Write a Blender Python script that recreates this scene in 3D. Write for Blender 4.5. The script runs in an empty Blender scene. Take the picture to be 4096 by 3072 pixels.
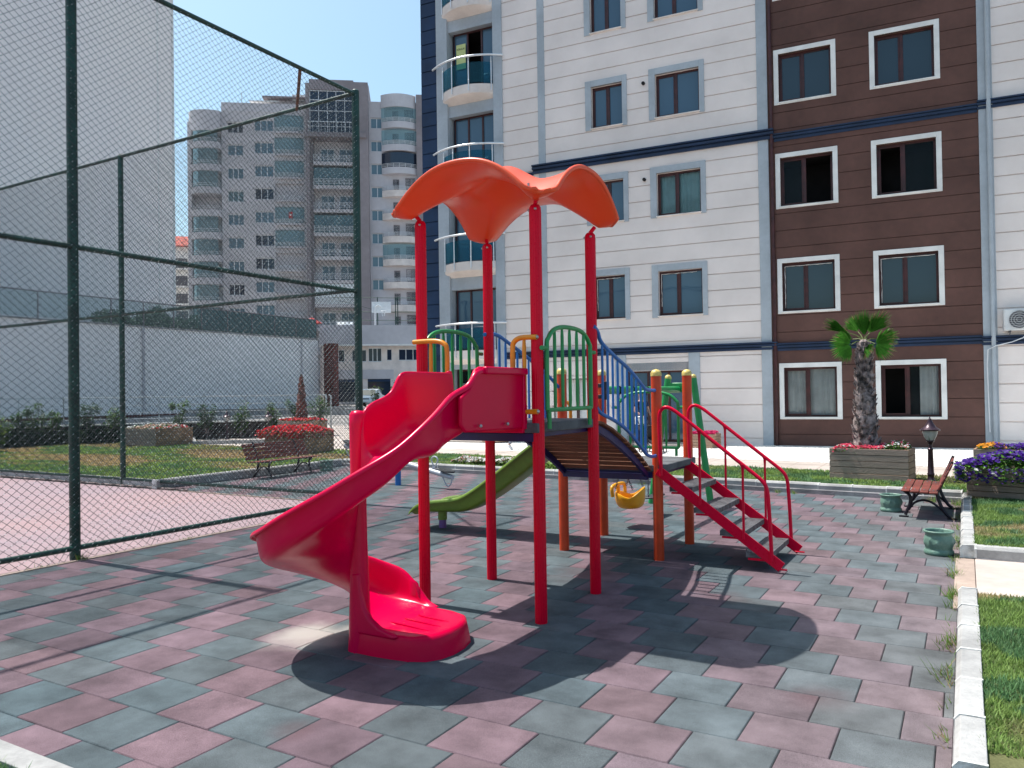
import bpy, math, random
import numpy as np
from mathutils import Matrix, Vector
random.seed(7); rng = np.random.default_rng(7)
R = math.radians
sc = bpy.context.scene
COL = sc.collection

# ---------------------------------------------------------------- camera, sky, sun, exposure
H = 1.811
_yaw, _pitch, _roll = R(-30.10), R(.728), R(-.8526)
_F = Vector((math.sin(_yaw)*math.cos(_pitch), math.cos(_yaw)*math.cos(_pitch), math.sin(_pitch)))
_R0 = Vector((math.cos(_yaw), -math.sin(_yaw), 0)); _U0 = _R0.cross(_F)
_Rv = math.cos(_roll)*_R0 + math.sin(_roll)*_U0; _Uv = -math.sin(_roll)*_R0 + math.cos(_roll)*_U0
cam = bpy.data.cameras.new('camera'); cam.sensor_width = 36; cam.lens = 36*3125.6/4096
cam.clip_start = .05; cam.clip_end = 1500
co = bpy.data.objects.new('camera', cam); COL.objects.link(co)
m = Matrix.Identity(4)
for i in range(3):
    m[i][0], m[i][1], m[i][2] = _Rv[i], _Uv[i], -_F[i]
m[2][3] = H
co.matrix_world = m
sc.camera = co

SUN_E = 65.2; SUN_A = 0.3            # sun stands over -x, a little towards +y
sd = Vector((-math.cos(R(SUN_E))*math.cos(R(SUN_A)), math.cos(R(SUN_E))*math.sin(R(SUN_A)), math.sin(R(SUN_E))))
w = bpy.data.worlds.new('World'); sc.world = w; w.use_nodes = True
nt = w.node_tree
bg = nt.nodes['Background']; sky = nt.nodes.new('ShaderNodeTexSky')
sky.sky_type = 'NISHITA'; sky.sun_disc = False; sky.sun_elevation = R(SUN_E)
sky.sun_rotation = math.atan2(sd.x, sd.y); sky.air_density = 1.0; sky.dust_density = 2.6; sky.ozone_density = 1.3
tn = nt.nodes.new('ShaderNodeMixRGB'); tn.blend_type = 'MULTIPLY'; tn.inputs[0].default_value = 1; tn.inputs[2].default_value = (.89, 1.05, 1.0, 1)
nt.links.new(sky.outputs[0], tn.inputs[1]); nt.links.new(tn.outputs[0], bg.inputs[0]); bg.inputs[1].default_value = .135
sl = bpy.data.lights.new('sun', 'SUN'); sl.energy = 4.2; sl.angle = R(.5); sl.color = (1, .955, .9)
so = bpy.data.objects.new('sun', sl); COL.objects.link(so)
so.rotation_euler = sd.to_track_quat('Z', 'Y').to_euler(); so.location = sd*60
vs = sc.view_settings; vs.view_transform = 'Standard'; vs.look = 'None'; vs.gamma = 1; vs.exposure = .66
vs.use_curve_mapping = False
sc.render.engine = 'CYCLES'
sc.cycles.max_bounces = 7; sc.cycles.transparent_max_bounces = 16

# ---------------------------------------------------------------- materials
def mat(name, col, rough=.6, metal=0., var=.12, scale=3., col2=None, bump=0., bscale=60., spec=.5, coat=0., detail=6., mask=None, transl=0.):
    """Principled paint/stone/wood with two scales of noise in its colour and an optional fine bump."""
    m = bpy.data.materials.new(name); m.use_nodes = True; t = m.node_tree; N = t.nodes; L = t.links
    b = N['Principled BSDF']
    b.inputs['Roughness'].default_value = rough; b.inputs['Metallic'].default_value = metal
    b.inputs['Specular IOR Level'].default_value = spec
    if coat: b.inputs['Coat Weight'].default_value = coat; b.inputs['Coat Roughness'].default_value = .08
    tc = N.new('ShaderNodeTexCoord')
    n1 = N.new('ShaderNodeTexNoise'); n1.inputs['Scale'].default_value = scale; n1.inputs['Detail'].default_value = detail
    L.new(tc.outputs['Object'], n1.inputs['Vector'])
    rp = N.new('ShaderNodeValToRGB'); e = rp.color_ramp.elements
    c2 = col2 or tuple(max(0, c*(1-2*var)) for c in col)
    c1 = tuple(min(1, c*(1+var*.6)) for c in col) if col2 is None else col
    e[0].position = .36; e[1].position = .64
    e[0].color = (*c2, 1); e[1].color = (*c1, 1)
    L.new(n1.outputs[0], rp.inputs[0])
    n2 = N.new('ShaderNodeTexNoise'); n2.inputs['Scale'].default_value = scale*11; n2.inputs['Detail'].default_value = 3
    L.new(tc.outputs['Object'], n2.inputs['Vector'])
    mx = N.new('ShaderNodeMixRGB'); mx.blend_type = 'OVERLAY'; mx.inputs[0].default_value = min(.5, var*1.6)
    L.new(rp.outputs[0], mx.inputs[1]); L.new(n2.outputs[0], mx.inputs[2]); L.new(mx.outputs[0], b.inputs['Base Color'])
    mr = N.new('ShaderNodeMapRange'); rv = min(.1, var*.6+.005); mr.inputs[3].default_value = max(.02, rough-rv); mr.inputs[4].default_value = min(1, rough+rv)
    L.new(n2.outputs[0], mr.inputs[0]); L.new(mr.outputs[0], b.inputs['Roughness'])
    if bump:
        n3 = N.new('ShaderNodeTexNoise'); n3.inputs['Scale'].default_value = bscale; n3.inputs['Detail'].default_value = 4
        L.new(tc.outputs['Object'], n3.inputs['Vector'])
        bp = N.new('ShaderNodeBump'); bp.inputs['Strength'].default_value = bump; bp.inputs['Distance'].default_value = .02
        L.new(n3.outputs[0], bp.inputs['Height']); L.new(bp.outputs[0], b.inputs['Normal'])
    if transl:
        tr = N.new('ShaderNodeBsdfTranslucent'); L.new(mx.outputs[0], tr.inputs['Color'])
        ms = N.new('ShaderNodeMixShader'); ms.inputs[0].default_value = transl
        out = N['Material Output']; L.new(b.outputs[0], ms.inputs[1]); L.new(tr.outputs[0], ms.inputs[2]); L.new(ms.outputs[0], out.inputs[0])
    return m

def vcol_mat(name, rough=.9, bump=.5, bscale=140., blotch=.35, spec=.3, transl=0., speck=.35):
    """Colour comes from the mesh's own 'tint' colours; noise adds blotches and grain."""
    m = bpy.data.materials.new(name); m.use_nodes = True; t = m.node_tree; N = t.nodes; L = t.links
    b = N['Principled BSDF']; b.inputs['Roughness'].default_value = rough; b.inputs['Specular IOR Level'].default_value = spec
    at = N.new('ShaderNodeVertexColor'); at.layer_name = 'tint'
    tc = N.new('ShaderNodeTexCoord')
    n1 = N.new('ShaderNodeTexNoise'); n1.inputs['Scale'].default_value = 3.2; n1.inputs['Detail'].default_value = 7; n1.inputs['Roughness'].default_value = .62
    L.new(tc.outputs['Object'], n1.inputs['Vector'])
    mr = N.new('ShaderNodeMapRange'); mr.inputs[1].default_value = .3; mr.inputs[2].default_value = .7
    mr.inputs[3].default_value = 1-blotch; mr.inputs[4].default_value = 1+blotch*.7
    L.new(n1.outputs[0], mr.inputs[0])
    mu = N.new('ShaderNodeMixRGB'); mu.blend_type = 'MULTIPLY'; mu.inputs[0].default_value = 1
    L.new(at.outputs[0], mu.inputs[1]); L.new(mr.outputs[0], mu.inputs[2])
    n2 = N.new('ShaderNodeTexNoise'); n2.inputs['Scale'].default_value = bscale; n2.inputs['Detail'].default_value = 2
    L.new(tc.outputs['Object'], n2.inputs['Vector'])
    ov = N.new('ShaderNodeMixRGB'); ov.blend_type = 'OVERLAY'; ov.inputs[0].default_value = speck
    L.new(mu.outputs[0], ov.inputs[1]); L.new(n2.outputs[0], ov.inputs[2]); L.new(ov.outputs[0], b.inputs['Base Color'])
    if bump:
        bp = N.new('ShaderNodeBump'); bp.inputs['Strength'].default_value = bump; bp.inputs['Distance'].default_value = .01
        L.new(n2.outputs[0], bp.inputs['Height']); L.new(bp.outputs[0], b.inputs['Normal'])
    if transl:
        tr = N.new('ShaderNodeBsdfTranslucent'); L.new(ov.outputs[0], tr.inputs['Color'])
        ms = N.new('ShaderNodeMixShader'); ms.inputs[0].default_value = transl
        L.new(b.outputs[0], ms.inputs[1]); L.new(tr.outputs[0], ms.inputs[2]); L.new(ms.outputs[0], N['Material Output'].inputs[0])
    return m

def add_dust(m, spots, col):
    t = m.node_tree; N = t.nodes; L = t.links; b = N['Principled BSDF']; src = b.inputs['Base Color'].links[0].from_socket
    tc = N.new('ShaderNodeTexCoord'); nz_ = N.new('ShaderNodeTexNoise'); nz_.inputs['Scale'].default_value = 2.6; nz_.inputs['Detail'].default_value = 5; L.new(tc.outputs['Object'], nz_.inputs['Vector'])
    for (x, y, r_, k) in spots:
        d = N.new('ShaderNodeVectorMath'); d.operation = 'DISTANCE'; L.new(tc.outputs['Object'], d.inputs[0]); d.inputs[1].default_value = (x, y, 0)
        a = N.new('ShaderNodeMath'); a.operation = 'MULTIPLY_ADD'; L.new(nz_.outputs[0], a.inputs[0]); a.inputs[1].default_value = -r_*1.2; L.new(d.outputs['Value'], a.inputs[2])
        mr = N.new('ShaderNodeMapRange'); mr.interpolation_type = 'SMOOTHSTEP'; mr.inputs[1].default_value = r_*.4; mr.inputs[2].default_value = -r_*.5; mr.inputs[3].default_value = 0; mr.inputs[4].default_value = k; L.new(a.outputs[0], mr.inputs[0])
        mx = N.new('ShaderNodeMixRGB'); mx.inputs[2].default_value = (*col, 1); L.new(mr.outputs[0], mx.inputs[0]); L.new(src, mx.inputs[1]); src = mx.outputs[0]
    L.new(src, b.inputs['Base Color'])

def glass_mat(name, col=(.6, .8, .85), clear=.55, rough=.03, tint=(.02, .045, .07)):
    """A pane: part see-through, part dark tinted body, with mirror-like reflections."""
    m = bpy.data.materials.new(name); m.use_nodes = True; t = m.node_tree; N = t.nodes; L = t.links
    b = N['Principled BSDF']; b.inputs['Base Color'].default_value = (*tint, 1); b.inputs['Roughness'].default_value = rough
    b.inputs['IOR'].default_value = 1.6
    tc = N.new('ShaderNodeTexCoord'); n = N.new('ShaderNodeTexNoise'); n.inputs['Scale'].default_value = 1.3
    L.new(tc.outputs['Object'], n.inputs['Vector'])
    bp = N.new('ShaderNodeBump'); bp.inputs['Strength'].default_value = .06; bp.inputs['Distance'].default_value = .05
    L.new(n.outputs[0], bp.inputs['Height']); L.new(bp.outputs[0], b.inputs['Normal'])
    tr = N.new('ShaderNodeBsdfTransparent'); tr.inputs[0].default_value = (*col, 1)
    ms = N.new('ShaderNodeMixShader'); fr = N.new('ShaderNodeFresnel'); fr.inputs[0].default_value = 1.6
    mm = N.new('ShaderNodeMapRange'); mm.inputs[3].default_value = 1-clear; mm.inputs[4].default_value = 1
    L.new(fr.outputs[0], mm.inputs[0]); L.new(mm.outputs[0], ms.inputs[0])
    L.new(tr.outputs[0], ms.inputs[1]); L.new(b.outputs[0], ms.inputs[2]); L.new(ms.outputs[0], N['Material Output'].inputs[0])
    return m

def wood_mat(name, brown, grey):
    """Boards: bare brown timber, bleached grey on the side the weather gets at (local -y)."""
    m = mat(name, brown, .75, var=.25, scale=2.2, bump=.35, bscale=40)
    t = m.node_tree; N = t.nodes; L = t.links; b = N['Principled BSDF']
    tc = N.new('ShaderNodeTexCoord'); mp = N.new('ShaderNodeMapping'); mp.inputs['Scale'].default_value = (3, 3, 45)
    n = N.new('ShaderNodeTexNoise'); n.inputs['Scale'].default_value = 1.; n.inputs['Detail'].default_value = 5
    L.new(tc.outputs['Object'], mp.inputs[0]); L.new(mp.outputs[0], n.inputs['Vector'])
    src = b.inputs['Base Color'].links[0].from_socket
    ov = N.new('ShaderNodeMixRGB'); ov.blend_type = 'OVERLAY'; ov.inputs[0].default_value = .4
    L.new(src, ov.inputs[1]); L.new(n.outputs[0], ov.inputs[2])
    sp = N.new('ShaderNodeSeparateXYZ'); L.new(tc.outputs['Normal'], sp.inputs[0])
    mr = N.new('ShaderNodeMapRange'); mr.inputs[1].default_value = -.3; mr.inputs[2].default_value = -.8; L.new(sp.outputs[1], mr.inputs[0])
    mx = N.new('ShaderNodeMixRGB'); L.new(mr.outputs[0], mx.inputs[0]); L.new(ov.outputs[0], mx.inputs[1]); 
    gv = N.new('ShaderNodeMixRGB'); gv.blend_type = 'OVERLAY'; gv.inputs[0].default_value = .5; gv.inputs[1].default_value = (*grey, 1); L.new(n.outputs[0], gv.inputs[2])
    L.new(gv.outputs[0], mx.inputs[2]); L.new(mx.outputs[0], b.inputs['Base Color'])
    return m

MT = dict(
 asphalt=mat('asphalt', (.30, .28, .265), .95, var=.2, scale=.6, bump=.3),
 court=mat('court_concrete', (.285, .19, .20), .85, var=.16, scale=.35, col2=(.25, .185, .21), bump=.12, bscale=30),
 stone=mat('path_stone', (.46, .395, .355), .85, var=.1, scale=.8, bump=.1),
 stone_edge=mat('edge_stone', (.38, .29, .24), .85, var=.15, scale=1.5, bump=.2),
 gravel=mat('white_gravel', (.70, .69, .67), .9, var=.1, scale=6, bump=1., bscale=25),
 kerb=mat('kerb_concrete', (.37, .365, .36), .9, var=.14, scale=2.5, bump=.35, bscale=80),
 mortar=mat('mortar', (.66, .66, .64), .95, var=.2, scale=8, bump=.6, bscale=60),
 kerb_base=mat('kerb_base', (.26, .25, .26), .95, var=.2, scale=3, bump=.5, bscale=50),
 red=mat('red_plastic', (.68, .0, .058), .24, var=.025, scale=2, spec=.22, transl=.08),
 red_solid=mat('red_plastic_solid', (.62, .0, .045), .26, var=.025, scale=2, spec=.12),
 red_metal=mat('red_metal', (.68, .0, .024), .28, var=.03, scale=5, spec=.16),
 redstair=mat('red_stair', (.66, .0, .034), .28, var=.03, scale=5, spec=.2),
 orange=mat('orange_metal', (.62, .055, .010), .38, var=.09, scale=5, spec=.45),
 canopy=mat('canopy_plastic', (.85, .10, .030), .30, var=.02, scale=1, spec=.5, transl=.14),
 cap=mat('yellow_cap', (.72, .55, .16), .4, var=.2, scale=30),
 green=mat('green_metal', (.012, .27, .07), .35, var=.08, scale=6),
 blue=mat('blue_metal', (.008, .15, .48), .35, var=.08, scale=6),
 navy_metal=mat('navy_metal', (.012, .012, .10), .45, var=.15, scale=6),
 yellow=mat('yellow_metal', (.75, .27, .008), .35, var=.08, scale=6),
 yplastic=mat('yellow_plastic', (.80, .37, .008), .33, var=.06, scale=6, transl=.05),
 gslide=mat('green_slide', (.15, .24, .03), .38, var=.1, scale=3, transl=.05),
 purple=mat('purple_metal', (.16, .07, .25), .5, var=.1),
 deck=mat('deck_rubber', (.10, .105, .115), .8, var=.2, scale=5, bump=.3, bscale=120),
 tread=mat('tread_steel', (.14, .14, .15), .55, metal=.3, var=.3, scale=14),
 bolt=mat('bolt_steel', (.45, .45, .46), .35, metal=.9, var=.1),
 chain=mat('chain_steel', (.13, .13, .15), .4, metal=.7, var=.2, scale=30),
 plank=wood_mat('bridge_plank', (.20, .075, .035), (.20, .075, .035)),
 bench=wood_mat('bench_slat', (.16, .028, .018), (.15, .028, .020)),
 iron=mat('cast_iron', (.018, .012, .022), .42, var=.2, scale=8, metal=.3),
 planter=wood_mat('planter_board', (.36, .22, .13), (.30, .225, .185)),
 planter2=wood_mat('planter_board_fresh', (.42, .25, .16), (.36, .23, .16)),
 soil=mat('soil', (.045, .03, .022), 1., var=.3, scale=12, bump=1., bscale=30),
 pot=mat('green_glaze', (.15, .255, .205), .42, var=.2, scale=9, col2=(.09, .175, .14), bump=.3, bscale=25),
 fence=mat('fence_green', (.008, .050, .038), .4, var=.25, scale=4, spec=.5),
 wire=vcol_mat('wire_green', .35, 0, 30, .2, .5),
 rust=mat('rusty_brace', (.17, .085, .055), .8, var=.35, scale=20),
 white_wall=mat('white_render', (.84, .745, .70), .93, var=.05, scale=.55, bump=.1, bscale=90),
 brown_wall=mat('brown_render', (.125, .060, .048), .9, var=.14, scale=.6, bump=.12, bscale=90),
 navy_wall=mat('navy_render', (.014, .040, .100), .8, var=.15, scale=.6, bump=.1),
 trim=mat('grey_blue_trim', (.42, .46, .50), .85, var=.07, scale=.9, bump=.08),
 white_trim=mat('white_trim', (.80, .78, .75), .8, var=.07, scale=2),
 peach=mat('slab_plaster', (.80, .71, .66), .9, var=.08, scale=1.2),
 navy_trim=mat('navy_trim', (.010, .028, .075), .6, var=.15, scale=1.5),
 pvc=mat('brown_frame', (.060, .012, .012), .42, var=.2, scale=6),
 wpvc=mat('white_frame', (.72, .73, .75), .45, var=.06, scale=4),
 dark=mat('room_dark', (.012, .010, .011), .95, var=.3, scale=1.2),
 curtain=mat('net_curtain', (.85, .86, .84), .9, var=.1, scale=2),
 aqua_curtain=mat('aqua_curtain', (.50, .78, .80), .9, var=.1, scale=2),
 glass=glass_mat('window_glass', clear=.0, tint=(.055, .11, .165)),
 glass_brown=glass_mat('dark_window_glass', clear=.0, tint=(.018, .036, .05)),
 glass_clear=glass_mat('clear_glass', col=(.93, .95, .95), clear=.9, tint=(.03, .05, .06)),
 parapet=glass_mat('parapet_glass', col=(.92, .96, .96), clear=.93, tint=(.2, .3, .32)),
 rail_glass=glass_mat('rail_glass', col=(.16, .48, .62), clear=.78, tint=(.02, .15, .22)),
 steel=mat('rail_steel', (.80, .81, .83), .3, metal=.5, var=.05),
 silver=mat('silver_paint', (.50, .52, .58), .4, metal=.2, var=.08, scale=6),
 seat=mat('seat_rubber', (.022, .024, .028), .5, var=.2, scale=10),
 grey_wall=mat('grey_render', (.60, .56, .57), .92, var=.07, scale=.15),
 grey_light=mat('pale_grey_render', (.58, .55, .57), .92, var=.08, scale=.2),
 grey_dark=mat('dark_grey_render', (.30, .26, .27), .9, var=.1, scale=.2),
 bgglass=glass_mat('far_glass', clear=.0, tint=(.12, .20, .25), rough=.06),
 bgglass_dark=glass_mat('far_glass_dark', clear=.0, tint=(.018, .028, .05), rough=.06),
 aqua=glass_mat('balcony_glass', col=(.62, .82, .85), clear=.72, tint=(.28, .42, .46), rough=.08),
 blind_wall=mat('blind_wall', (.90, .82, .78), .95, var=.06, scale=.07, col2=(.84, .77, .76), bump=.05),
 low_wall=mat('low_wall_render', (.90, .85, .83), .95, var=.05, scale=.12, bump=.08),
 rust_stripe=mat('dark_red_stripe', (.11, .018, .02), .8, var=.15),
 pillar=mat('brick_red_pillar', (.16, .035, .03), .85, var=.2),
 roof=mat('red_roof', (.45, .07, .045), .8, var=.25, scale=1.),
 garden_wall=mat('garden_wall', (.07, .055, .055), .95, var=.4, scale=3, bump=.5),
 cap_stone=mat('cap_stone', (.70, .70, .68), .8, var=.12, scale=3),
 rail_white=mat('rail_white', (.60, .62, .64), .45, metal=.3, var=.08),
 lamp_metal=mat('lamp_metal', (.055, .030, .045), .32, metal=.4, var=.2, scale=10),
 lamp_glass=mat('lamp_glass', (.55, .56, .55), .35, var=.12, scale=8, transl=.3),
 ac=mat('ac_white', (.68, .68, .68), .5, var=.06), ac_dark=mat('ac_dark', (.08, .08, .09), .6, var=.1),
 carw=mat('car_white', (.75, .78, .80), .25, var=.03, coat=.5), tyre=mat('tyre', (.015, .015, .016), .8, var=.1),
 carb=mat('car_blue', (.28, .50, .60), .25, var=.05, coat=.5),
 skin=mat('skin', (.42, .24, .18), .6, var=.06, scale=20), hair=mat('dark_hair', (.03, .018, .014), .7, var=.2, scale=60),
 shirt=mat('white_shirt', (.75, .74, .76), .85, var=.06, scale=12), jeans=mat('grey_jeans', (.20, .21, .26), .9, var=.15, scale=12),
 navy=mat('navy_cloth', (.015, .02, .06), .9, var=.2, scale=12), black=mat('black_cloth', (.010, .010, .014), .9, var=.2, scale=12),
 shoe=mat('white_shoe', (.7, .68, .7), .6, var=.1),
 paper=mat('yellow_notice', (.62, .66, .28), .8, var=.05), ink=mat('notice_ink', (.02, .04, .03), .8, var=.05),
 leaf=vcol_mat('leaves', .55, 0, 30, .3, .4, .35), petal=vcol_mat('petals', .6, 0, 30, .12, .3, .3),
 grass=vcol_mat('grass_blades', .6, 0, 30, .3, .3, .35, speck=.2), bark=mat('palm_bark', (.30, .235, .225), .9, var=.45, scale=9, bump=.8, bscale=30),
 cone=mat('cut_palm_bark', (.20, .07, .055), .95, var=.4, scale=9, bump=1., bscale=30),
 tile=vcol_mat('rubber_tile', .93, .7, 230, .38, .25, speck=.75),
 stain=mat('tile_stain', (.5, .48, .45), .95, var=.1),
 pebble=mat('pebble', (.72, .70, .66), .9, var=.15, scale=6),
 umbrella_red=mat('umbrella_red', (.55, .03, .03), .7, var=.1), board_white=mat('board_white', (.8, .82, .82), .5, var=.05),
)

# ---------------------------------------------------------------- mesh helpers
class MB:
    """Collects shapes; .build() links them as ONE mesh object. off: the parent's place, taken off every vertex."""
    def __init__(s, off=(0, 0, 0)): s.v = []; s.f = []; s.m = []; s.o = off; s.cm = 0; s.T = None; s.tint = []; s.ct = (1, 1, 1)
    def add(s, vs, fs):
        n = len(s.v)
        if s.T is not None: vs = [tuple(s.T @ Vector(p)) for p in vs]
        s.v += [(p[0]-s.o[0], p[1]-s.o[1], p[2]-s.o[2]) for p in vs]
        s.f += [tuple(i+n for i in f) for f in fs]; s.m += [s.cm]*len(fs); s.tint += [s.ct]*len(fs)
        return s
    def box(s, x0, x1, y0, y1, z0, z1):
        v = [(x, y, z) for z in (z0, z1) for y in (y0, y1) for x in (x0, x1)]
        return s.add(v, [(0, 2, 3, 1), (4, 5, 7, 6), (0, 1, 5, 4), (2, 6, 7, 3), (0, 4, 6, 2), (1, 3, 7, 5)])
    def bar(s, a, b, w, h, up=(0, 0, 1)):
        """rectangular bar from a to b, w across, h along up"""
        a = Vector(a); b = Vector(b); d = (b-a).normalized(); u = Vector(up); x = d.cross(u)
        if x.length < 1e-4: x = d.cross(Vector((1, 0, 0)))
        x.normalize(); u = x.cross(d).normalized(); v = []
        for p in (a, b):
            for sx, su in ((-1, -1), (1, -1), (1, 1), (-1, 1)): v.append(tuple(p+x*sx*w/2+u*su*h/2))
        return s.add(v, [(0, 1, 2, 3), (7, 6, 5, 4), (0, 4, 5, 1), (1, 5, 6, 2), (2, 6, 7, 3), (3, 7, 4, 0)])
    def tube(s, pts, r, n=10, closed=False, sx=1., cap=True):
        P = [Vector(p) for p in pts]; k = len(P); rr = r if isinstance(r, (list, tuple)) else [r]*k
        T = []
        for i in range(k):
            if closed: d = P[(i+1) % k]-P[i-1]
            else: d = P[min(i+1, k-1)]-P[max(i-1, 0)]
            T.append(d.normalized())
        u = T[0].cross(Vector((0, 0, 1)))
        if u.length < .05: u = T[0].cross(Vector((1, 0, 0)))
        u.normalize(); v = []; fs = []
        for i in range(k):
            u = (u-T[i]*u.dot(T[i])).normalized(); q = T[i].cross(u)
            for j in range(n):
                a = 2*math.pi*j/n; v.append(tuple(P[i]+(u*math.cos(a)*sx+q*math.sin(a))*rr[i]))
        for i in range(k if closed else k-1):
            i2 = (i+1) % k
            for j in range(n):
                j2 = (j+1) % n; fs.append((i*n+j, i*n+j2, i2*n+j2, i2*n+j))
        if cap and not closed: fs += [tuple(range(n))[::-1], tuple((k-1)*n+j for j in range(n))]
        return s.add(v, fs)
    def lathe(s, c, prof, n=24, sx=1., sy=1., f=None):
        v = []; fs = []
        for r, z in prof:
            for j in range(n):
                a = 2*math.pi*j/n; rr = r if f is None else r+f(a, z)
                v.append((c[0]+rr*math.cos(a)*sx, c[1]+rr*math.sin(a)*sy, c[2]+z))
        for i in range(len(prof)-1):
            for j in range(n):
                j2 = (j+1) % n; fs.append((i*n+j, i*n+j2, (i+1)*n+j2, (i+1)*n+j))
        if prof[0][0] > 1e-4: fs.append(tuple(range(n))[::-1])
        if prof[-1][0] > 1e-4: fs.append(tuple((len(prof)-1)*n+j for j in range(n)))
        return s.add(v, fs)
    def ball(s, c, r, n=12, k=7, sx=1, sy=1, sz=1):
        return s.lathe(c, [(r*math.sin(math.pi*i/k)+1e-5, -r*sz*math.cos(math.pi*i/k)) for i in range(k+1)], n, sx, sy)
    def prism(s, poly, z0, z1):
        n = len(poly); v = [(*p, z0) for p in poly]+[(*p, z1) for p in poly]
        return s.add(v, [tuple(range(n))[::-1], tuple(range(n, 2*n))]+[(i, (i+1) % n, n+(i+1) % n, n+i) for i in range(n)])
    def extr(s, poly, a, b, y0, y1):
        """outline in the x-z plane, pushed from y0 to y1"""
        n = len(poly); v = [(a+p[0], y0, b+p[1]) for p in poly]+[(a+p[0], y1, b+p[1]) for p in poly]
        return s.add(v, [tuple(range(n)), tuple(range(n, 2*n))[::-1]]+[(i, n+i, n+(i+1) % n, (i+1) % n) for i in range(n)])
    def sweep(s, rings, closed_ring=True, caps=True):
        n = len(rings[0]); v = [p for r in rings for p in r]; fs = []
        for i in range(len(rings)-1):
            for j in range(n if closed_ring else n-1):
                j2 = (j+1) % n; fs.append((i*n+j, i*n+j2, (i+1)*n+j2, (i+1)*n+j))
        if caps and closed_ring: fs += [tuple(range(n))[::-1], tuple((len(rings)-1)*n+j for j in range(n))]
        return s.add(v, fs)
    def build(s, name, mats, parent=None, ang=38, bevel=0, sub=0, kind=None, label=None, tint=False):
        me = bpy.data.meshes.new(name); me.from_pydata(s.v, [], s.f)
        mats = mats if isinstance(mats, (list, tuple)) else [mats]
        for q in mats: me.materials.append(MT[q] if isinstance(q, str) else q)
        if len(mats) > 1: me.polygons.foreach_set('material_index', s.m)
        me.validate(); me.update()
        if tint:
            ca = me.color_attributes.new('tint', 'FLOAT_COLOR', 'CORNER'); arr = []
            for p, t in zip(me.polygons, s.tint): arr += [*t, 1.]*p.loop_total
            ca.data.foreach_set('color', arr)
        if ang:
            me.polygons.foreach_set('use_smooth', [True]*len(me.polygons))
            if ang < 180: me.set_sharp_from_angle(angle=R(ang))
        o = bpy.data.objects.new(name, me); COL.objects.link(o)
        if parent is not None: o.parent = parent
        if bevel:
            b = o.modifiers.new('edge', 'BEVEL'); b.width = bevel; b.segments = 2; b.limit_method = 'ANGLE'; b.angle_limit = R(40)
        if sub:
            b = o.modifiers.new('smooth', 'SUBSURF'); b.levels = sub; b.render_levels = sub
        if kind: o['kind'] = kind
        if label: o['label'] = label
        return o

def tag(o, label, cat, group=None):
    o['label'] = label; o['category'] = cat
    if group: o['group'] = group
    return o
def thing(name, label, cat, loc=(0, 0, 0), rz=0., group=None):
    o = bpy.data.objects.new(name, None); o.empty_display_size = .2; COL.objects.link(o)
    o.location = loc; o.rotation_euler = (0, 0, rz); return tag(o, label, cat, group)
def copy_tree(o, parent=None):
    c = o.copy(); COL.objects.link(c)
    if parent is not None: c.parent = parent
    for ch in list(o.children): copy_tree(ch, c)
    return c
def struct(name, mb, m, **k):
    return mb.build(name, m, kind='structure', **k)

def big_mesh(name, V, F, m, parent=None, tint=None, smooth=False, nper=None, **kw):
    """numpy mesh: V (n,3), F (k,q) all polygons with q corners"""
    me = bpy.data.meshes.new(name); q = F.shape[1]
    me.vertices.add(len(V)); me.vertices.foreach_set('co', V.astype(np.float32).ravel())
    me.loops.add(F.size); me.loops.foreach_set('vertex_index', F.astype(np.int32).ravel())
    me.polygons.add(len(F)); me.polygons.foreach_set('loop_start', np.arange(0, F.size, q, dtype=np.int32))
    me.update(calc_edges=True); me.validate()
    me.materials.append(MT[m])
    if smooth: me.polygons.foreach_set('use_smooth', np.ones(len(F), bool))
    if tint is not None:
        ca = me.color_attributes.new('tint', 'FLOAT_COLOR', 'POINT')
        ca.data.foreach_set('color', np.concatenate([tint, np.ones((len(tint), 1))], 1).astype(np.float32).ravel())
    o = bpy.data.objects.new(name, me); COL.objects.link(o)
    if parent is not None: o.parent = parent
    for k, v in kw.items(): o[k] = v
    return o

def nz(x, y, s=1., seed=0.):
    """cheap smooth 2-D noise 0..1 (sum of sines)"""
    x = np.asarray(x)*s+seed*7.3; y = np.asarray(y)*s-seed*3.1
    v = np.sin(x*1.7+1.3*np.sin(y*1.1+seed))+np.sin(y*2.3+1.7*np.sin(x*.9))+.6*np.sin(3.9*x+2.1*y+seed)+.5*np.sin(5.3*y-3.3*x)
    return np.clip(.5+v/5, 0, 1)

# ================================================================ SETTING
ZL = .16                                                            # level of the lawns and paths
def kerb_y(x): return 14.15+(-.1-x)*.0893                          # line of the far kerb
def sheet(poly, z):
    mb = MB(); mb.add([(*p, z) for p in poly], [tuple(range(len(poly)))]); return mb
# one sheet to the horizon; beyond the gardens it climbs gently to the street
b = MB(); xs = [-900, -200, -110, -75, -62, -50, -42, -30, -12, 0, 40, 300, 900]; ys = [-600, -60, -5, 20, 34, 40, 48, 60, 80, 130, 300, 1200]
def gz(x, y):
    d = math.hypot(x+3, y-7)
    return -.07 if d < 33 else min(1.25, -.07+(d-33)*.036) if (x < 0 and y > 20) else -.07
v = [(x, y, gz(x, y)) for y in ys for x in xs]; nx = len(xs)
b.add(v, [(j*nx+i, j*nx+i+1, (j+1)*nx+i+1, (j+1)*nx+i) for j in range(len(ys)-1) for i in range(nx-1)])
struct('ground', b, 'asphalt', ang=0)
struct('sports_court', sheet([(-40, -14), (-8.72, -14), (-8.72, 9.98), (-40, 9.98)], .002), 'court', ang=0)
b = MB(); b.box(-8.72, -8.66, -14, 10.0, -.01, .012); b.box(-14.1, -8.66, 10.0, 10.06, -.01, .012)
struct('court_edge', b, 'stone_edge', bevel=.004)

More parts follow.
